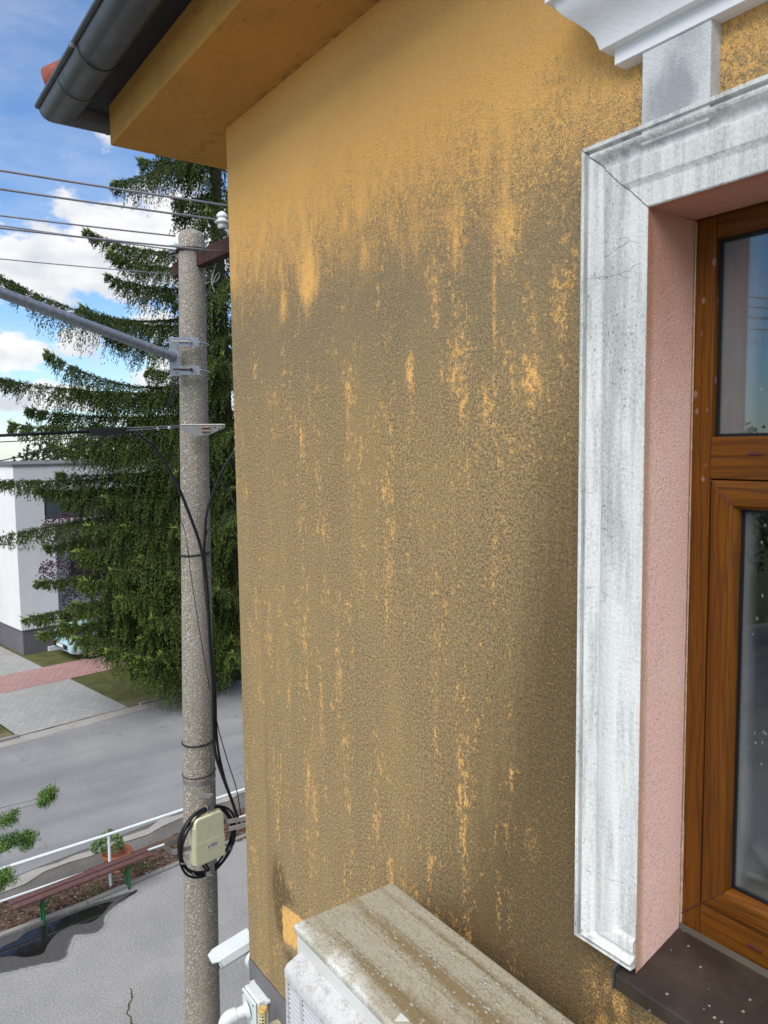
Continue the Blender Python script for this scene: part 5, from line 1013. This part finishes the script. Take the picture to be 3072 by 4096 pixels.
LIMBS=[(14.93, (-20.1, 4.68, 13.25), 0.15, 0.55, 0.35, 0.6),
 (14.41, (-20.47, 5.5, 14.09), 0.1, 0.6, 0.3, 0.6),
 (15.19, (-20.21, 5.94, 14.36), 0.1, 0.5, 0.3, 0.6),
 (13.62, (-20.09, 6.26, 13.12), 0.1, 0.5, 0.3, 0.5),
 (12.15, (-20.1, 3.96, 11.98), 0.35, 0.42, 0.42, 0.45),
 (11.75, (-19.66, 4.39, 11.43), 0.3, 0.45, 0.4, 0.5),
 (11.14, (-19.98, 4.4, 10.92), 0.25, 0.5, 0.4, 0.5),
 (10.47, (-20.07, 1.66, 10.82), 0.75, 0.65, 0.4, 0.55),
 (10.27, (-20.24, 3.83, 10.14), 0.4, 0.55, 0.45, 0.6),
 (9.79, (-19.8, 4.29, 9.51), 0.35, 0.5, 0.5, 0.5),
 (8.76, (-19.85, 2.85, 8.93), 0.65, 0.7, 0.5, 0.6),
 (8.22, (-19.9, 1.4, 8.34), 0.25, 0.5, 0.35, 0.5),
 (8.35, (-20.01, 3.5, 8.07), 0.3, 0.6, 0.45, 0.6),
 (7.39, (-19.81, 1.99, 7.2), 0.15, 0.75, 0.5, 0.7),
 (7.66, (-20.44, 2.48, 7.59), 0.2, 0.6, 0.4, 0.6),
 (6.83, (-19.41, 3.01, 6.6), 0.2, 0.8, 0.55, 0.7),
 (6.97, (-20.1, 3.97, 7.22), 0.3, 0.8, 0.5, 0.8),
 (5.99, (-19.82, 1.27, 5.91), 0.1, 0.55, 0.5, 0.5),
 (5.85, (-20.21, 2.57, 5.64), 0.15, 0.5, 0.5, 0.6),
 (5.43, (-19.18, 3.89, 5.44), 0.2, 0.8, 0.5, 0.8),
 (5.01, (-19.83, 1.2, 4.52), -0.15, 0.55, 0.7, 0.55),
 (4.73, (-19.99, 2.68, 4.23), -0.05, 0.6, 0.7, 0.6),
 (4.3, (-19.23, 3.31, 4.01), 0, 0.7, 0.6, 0.7),
 (3.59, (-19.55, 2.33, 3.46), 0.05, 0.5, 0.65, 0.5),
 (3.16, (-19.6, 2.03, 2.59), 0, 0.55, 0.75, 0.6),
 (2.88, (-19.8, 3.09, 2.65), 0, 0.6, 0.7, 0.7),
 (2.66, (-19.35, 2.29, 2.23), 0.05, 0.45, 0.75, 0.55),
 (2.3, (-19.45, 3.27, 1.94), 0.05, 0.5, 0.75, 0.7),
 (2.09, (-18.84, 4.0, 1.76), 0.1, 0.55, 0.8, 0.7),
 (1.58, (-18.43, 4.34, 1.48), 0.05, 0.85, 0.8, 0.5),
 (1.72, (-19.0, 4.86, 1.78), 0.1, 0.8, 0.7, 0.6),
 (2.45, (-18.62, 5.32, 2.16), 0.1, 0.7, 0.8, 0.6),
 (3.73, (-18.65, 5.25, 3.45), 0.1, 0.8, 0.75, 0.7),
 (5.15, (-18.69, 5.43, 4.57), 0.1, 0.8, 0.7, 0.7),
 (6.55, (-18.77, 5.51, 5.94), 0.1, 0.8, 0.5, 0.7),
 (5.85, (-18.77, 7.09, 5.5), 0.1, 0.8, 0.6, 0.7),
 (4.44, (-18.59, 7.0, 4.06), 0.1, 0.8, 0.75, 0.7),
 (3.16, (-18.64, 6.9, 2.6), 0.1, 0.7, 0.8, 0.7),
 (2.09, (-18.57, 6.8, 1.56), 0.1, 0.6, 0.85, 0.6),
 (8.63, (-18.93, 7.21, 8.12), 0.1, 0.8, 0.55, 0.7),
 (7.59, (-18.77, 7.1, 6.94), 0.1, 0.8, 0.6, 0.7),
 (9.99, (-18.92, 7.24, 9.48), 0.1, 0.7, 0.5, 0.7),
 (11.35, (-19.1, 7.33, 10.74), 0.1, 0.6, 0.4, 0.6),
 (1.94, (-18.32, 4.33, 2.0), 0.05, 1.15, 0.85, 0.55), (1.73, (-18.66, 3.9, 2.18), 0.05, 0.9, 0.85, 0.6), (2.3, (-18.96, 3.58, 2.48), 0.05, 0.8, 0.8, 0.6), (1.44, (-18.09, 4.73, 1.61), 0.05, 1.0, 0.85, 0.55), (3.02, (-18.76, 4.27, 3.04), 0.05, 0.8, 0.75, 0.7), (4.09, (-18.78, 4.55, 3.88), 0, 0.8, 0.75, 0.7), (4.87, (-19.26, 4.36, 4.66), 0.05, 0.8, 0.7, 0.7), (5.57, (-19.43, 4.82, 5.38), 0.1, 0.8, 0.6, 0.7), (6.2, (-19.68, 4.35, 5.96), 0.1, 0.7, 0.55, 0.7), (1.29, (-18.1, 6.62, 1.28), 0.05, 0.9, 0.85, 0.6), (2.66, (-19.58, 5.01, 2.5), 0.05, 0.8, 0.7, 0.7), (3.38, (-19.82, 3.85, 3.25), 0.05, 0.7, 0.7, 0.7), (7.8, (-19.67, 4.72, 7.34), 0.2, 0.7, 0.55, 0.7), (9.11, (-19.51, 5.22, 8.6), 0.2, 0.7, 0.5, 0.6),
 (1.44, (-18.51, 2.88, 2.19), 0.05, 0.9, 0.85, 0.8), (1.29, (-18.25, 3.53, 1.84), 0.05, 1.2, 0.85, 0.8), (1.15, (-18.0, 4.03, 1.51), 0.05, 1.3, 0.85, 0.7), (1.73, (-18.96, 2.72, 2.49), 0.0, 0.8, 0.8, 0.7), (2.16, (-18.7, 2.96, 2.98), 0.0, 1.0, 0.75, 0.8), (3.02, (-18.85, 3.19, 3.46), 0.0, 1.0, 0.7, 0.8), (3.88, (-19.07, 3.1, 4.17), 0.0, 1.0, 0.7, 0.9), (4.58, (-19.2, 3.45, 4.73), 0.05, 1.0, 0.6, 0.9), (5.43, (-19.7, 3.07, 5.33), 0.1, 0.9, 0.5, 0.8), (6.13, (-19.92, 2.98, 6.0), 0.1, 0.9, 0.5, 0.8), (6.69, (-19.56, 4.03, 6.41), 0.1, 1.0, 0.5, 0.9), (3.38, (-18.48, 3.79, 3.69), 0.0, 1.1, 0.75, 0.9), (2.66, (-18.25, 3.87, 3.05), 0.0, 1.1, 0.8, 0.9), (1.94, (-17.96, 4.47, 2.53), 0.0, 1.2, 0.8, 0.9), (7.25, (-19.73, 3.38, 6.84), 0.15, 0.8, 0.5, 0.8),
 (1.15, (-18.05, 4.2, 1.59), 0.02, 1.75, 0.8, 0.28), (1.15, (-17.99, 4.38, 1.51), 0.02, 1.6, 0.8, 0.25), (1.29, (-18.13, 3.93, 1.68), 0.02, 1.3, 0.8, 0.3), (1.25, (-18.16, 6.74, 1.12), 0.05, 1.1, 0.85, 0.5)]
spruce()
def loose_tree(name,label,cat,x,y,h,crowns,mat,n,size,seed,trunk_r=.12):
    rg=np.random.default_rng(seed); r=root(name,(x,y,0),label,cat); b=MB(); b.tube([(x,y,0),(x+.1,y,h*.4),(x,y+.1,h*.8)],[trunk_r,trunk_r*.7,trunk_r*.3],10)
    for cx,cy,cz,rad in crowns: b.tube([(x,y,h*.35),((x+cx)/2,(y+cy)/2,(h*.4+cz)/2),(cx,cy,cz)],[trunk_r*.5,trunk_r*.3,.015],6)
    b.build('trunk',M_BARK,r,smooth=True); tf=Tufts()
    for cx,cy,cz,rad in crowns:
        k=int(n*rad**2); v=rg.normal(size=(k,3)); v/=np.linalg.norm(v,axis=1)[:,None]; rr=rad*(.35+.65*rg.random(k)**.4); p=v*rr[:,None]*np.array([1,1,.85])+np.array([cx,cy,cz])+rg.normal(size=(k,3))*.08*rad
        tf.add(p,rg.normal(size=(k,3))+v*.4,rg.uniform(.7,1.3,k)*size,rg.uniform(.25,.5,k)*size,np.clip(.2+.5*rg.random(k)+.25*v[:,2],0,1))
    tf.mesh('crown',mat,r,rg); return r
loose_tree('plum_tree','purple-leaved plum tree between the white house and the spruce','tree',-24.3,5.3,5.6,[(-24.4,4.1,4.1,.75),(-24.45,3.85,2.9,.55),(-24.3,4.5,2.1,.6),(-24.2,5.2,3.2,.9),(-24.0,6.2,4.6,1.0),(-23.8,6.9,5.5,.7),(-24.2,5.1,4.6,.8),(-24.1,5.9,2.4,.8)],M_PLUM,1500,.07,21,.07)
loose_tree('purple_tree','second purple-leaved tree right of the pole beyond the spruce','tree',-24.0,9.4,6,[(-23.8,9.2,5.2,.9),(-24.2,9.9,4.4,1.0),(-23.9,8.9,3.8,.7)],M_PLUM,1300,.07,22,.07)
def bare_trunk(x,y,label):
    r=root('street_tree',(x,y,0),label,'tree'); b=MB(); b.tube([(x,y,0),(x,y,.25),(x+.03,y,1.4),(x,y+.05,3.6)],[.24,.17,.14,.10],12); b.build('trunk',M_BARK,r,smooth=True)
    rg=np.random.default_rng(5); tf=Tufts()
    for k in range(16):
        a=k*2.4; z=2.6+k*.13; spruce_limb(tf,rg,np.array([x,y,z]),np.array([x+1.3*math.cos(a),y+1.3*math.sin(a),z+.1]),.1,.4,.7,.5,None,.4,.1)
    tf.mesh('foliage',M_SPRUCE,r,rg)
bare_trunk(-21.6,6.0,'grey trunk of a smaller conifer standing in the lawn under the spruce')
for i,(x,y,h,rad,lab) in enumerate(((-46,8.6,7.4,2.2,'dark blue-green conifer showing over the white house roof, left of two'),(-47,11.6,7.3,2.4,'dark conifer showing over the white house roof, right of two'),(-52,17,9,3.5,'far dark tree hidden mostly by the spruce'))):
    loose_tree('background_tree',lab,'tree',x,y,h,[(x,y,h-rad*1.0,rad),(x+.5,y+rad*.8,h-rad*1.3,rad*.8),(x,y-rad*.7,h-rad*1.4,rad*.8),(x,y,h-rad*2.2,rad*1.1)],M_FAR,260,.28,31+i,.2)
# bright conifer just outside the frame on the left; its shoots reach in
def young():
    rg=np.random.default_rng(9); x,y=-4.9,-1.75; r=root('young_larch',(x,y,0),'young conifer with bright green tufts poking in at the lower left','tree'); b=MB(); b.tube([(x,y,0),(x,y,3),(x+.02,y,5.2)],[.06,.045,.01],10); b.build('trunk',M_BARK,r,smooth=True)
    tf=Tufts(); bk=MB(); cl=[]
    for tip in ((-4.425,-.575,4.67),(-4.42,-.56,4.70),(-4.47,-.74,4.475),(-4.44,-.67,4.455),(-4.46,-.80,4.45),(-4.46,-.83,4.25),(-4.45,-.79,4.29)):
        cl.append(tip)
    for k in range(26): a=rg.uniform(2.0,5.6); z=rg.uniform(2.5,5.0); l=(5.4-z)*.28; cl.append((x+l*math.cos(a),y+l*math.sin(a),z))
    cl.append((-4.452,-.765,4.585))
    for i,c in enumerate(cl):
        c=np.array(c); z0=min(c[2]-.02,5.1); bk.tube([tuple(q) for q in limb_curve(np.array([x,y,z0]),c,.06,12,.0)],[.0045*(1-i/14) for i in range(12)],5)
        for q in range(7):
            cc=c+np.array([rg.normal()*.018,rg.normal()*.030,rg.normal()*.018+.01]) if q else c; n=120; d=rg.normal(size=(n,3))+np.array([0,0,.9])+rg.normal(size=3)*.5; p=cc+rg.normal(size=(n,3))*np.array([.012,.014,.012])
            tf.add(p,d,rg.uniform(.012,.030,n),rg.uniform(.0012,.0024,n),np.clip(.15+.75*rg.random(n)+rg.normal()*.12,0,1))
    bk.build('twigs',M_BARK,r,smooth=True); tf.mesh('needles',M_LARCH,r,rg)
young()
# trees beyond the yard, behind and to the left of the viewer: they stand in the window's reflection
for i,(x,y,h,rad,lab) in enumerate(((-16,-24,8,2.6,'garden tree far left of the house, mirrored in the window'),(-9,-27,9,3.0,'garden tree beyond the yard, mirrored in the window'),(-22,-20,7.5,2.4,'garden tree by the street, mirrored in the window'),(-3,-25,8.5,2.8,'garden tree opposite the window'))):
    loose_tree('garden_tree',lab,'tree',x,y,h,[(x,y,h-rad,rad),(x+rad*.7,y,h-rad*1.5,rad*.8),(x-rad*.7,y,h-rad*1.5,rad*.8)],M_SHRUB,260,.2,41+i,.2)
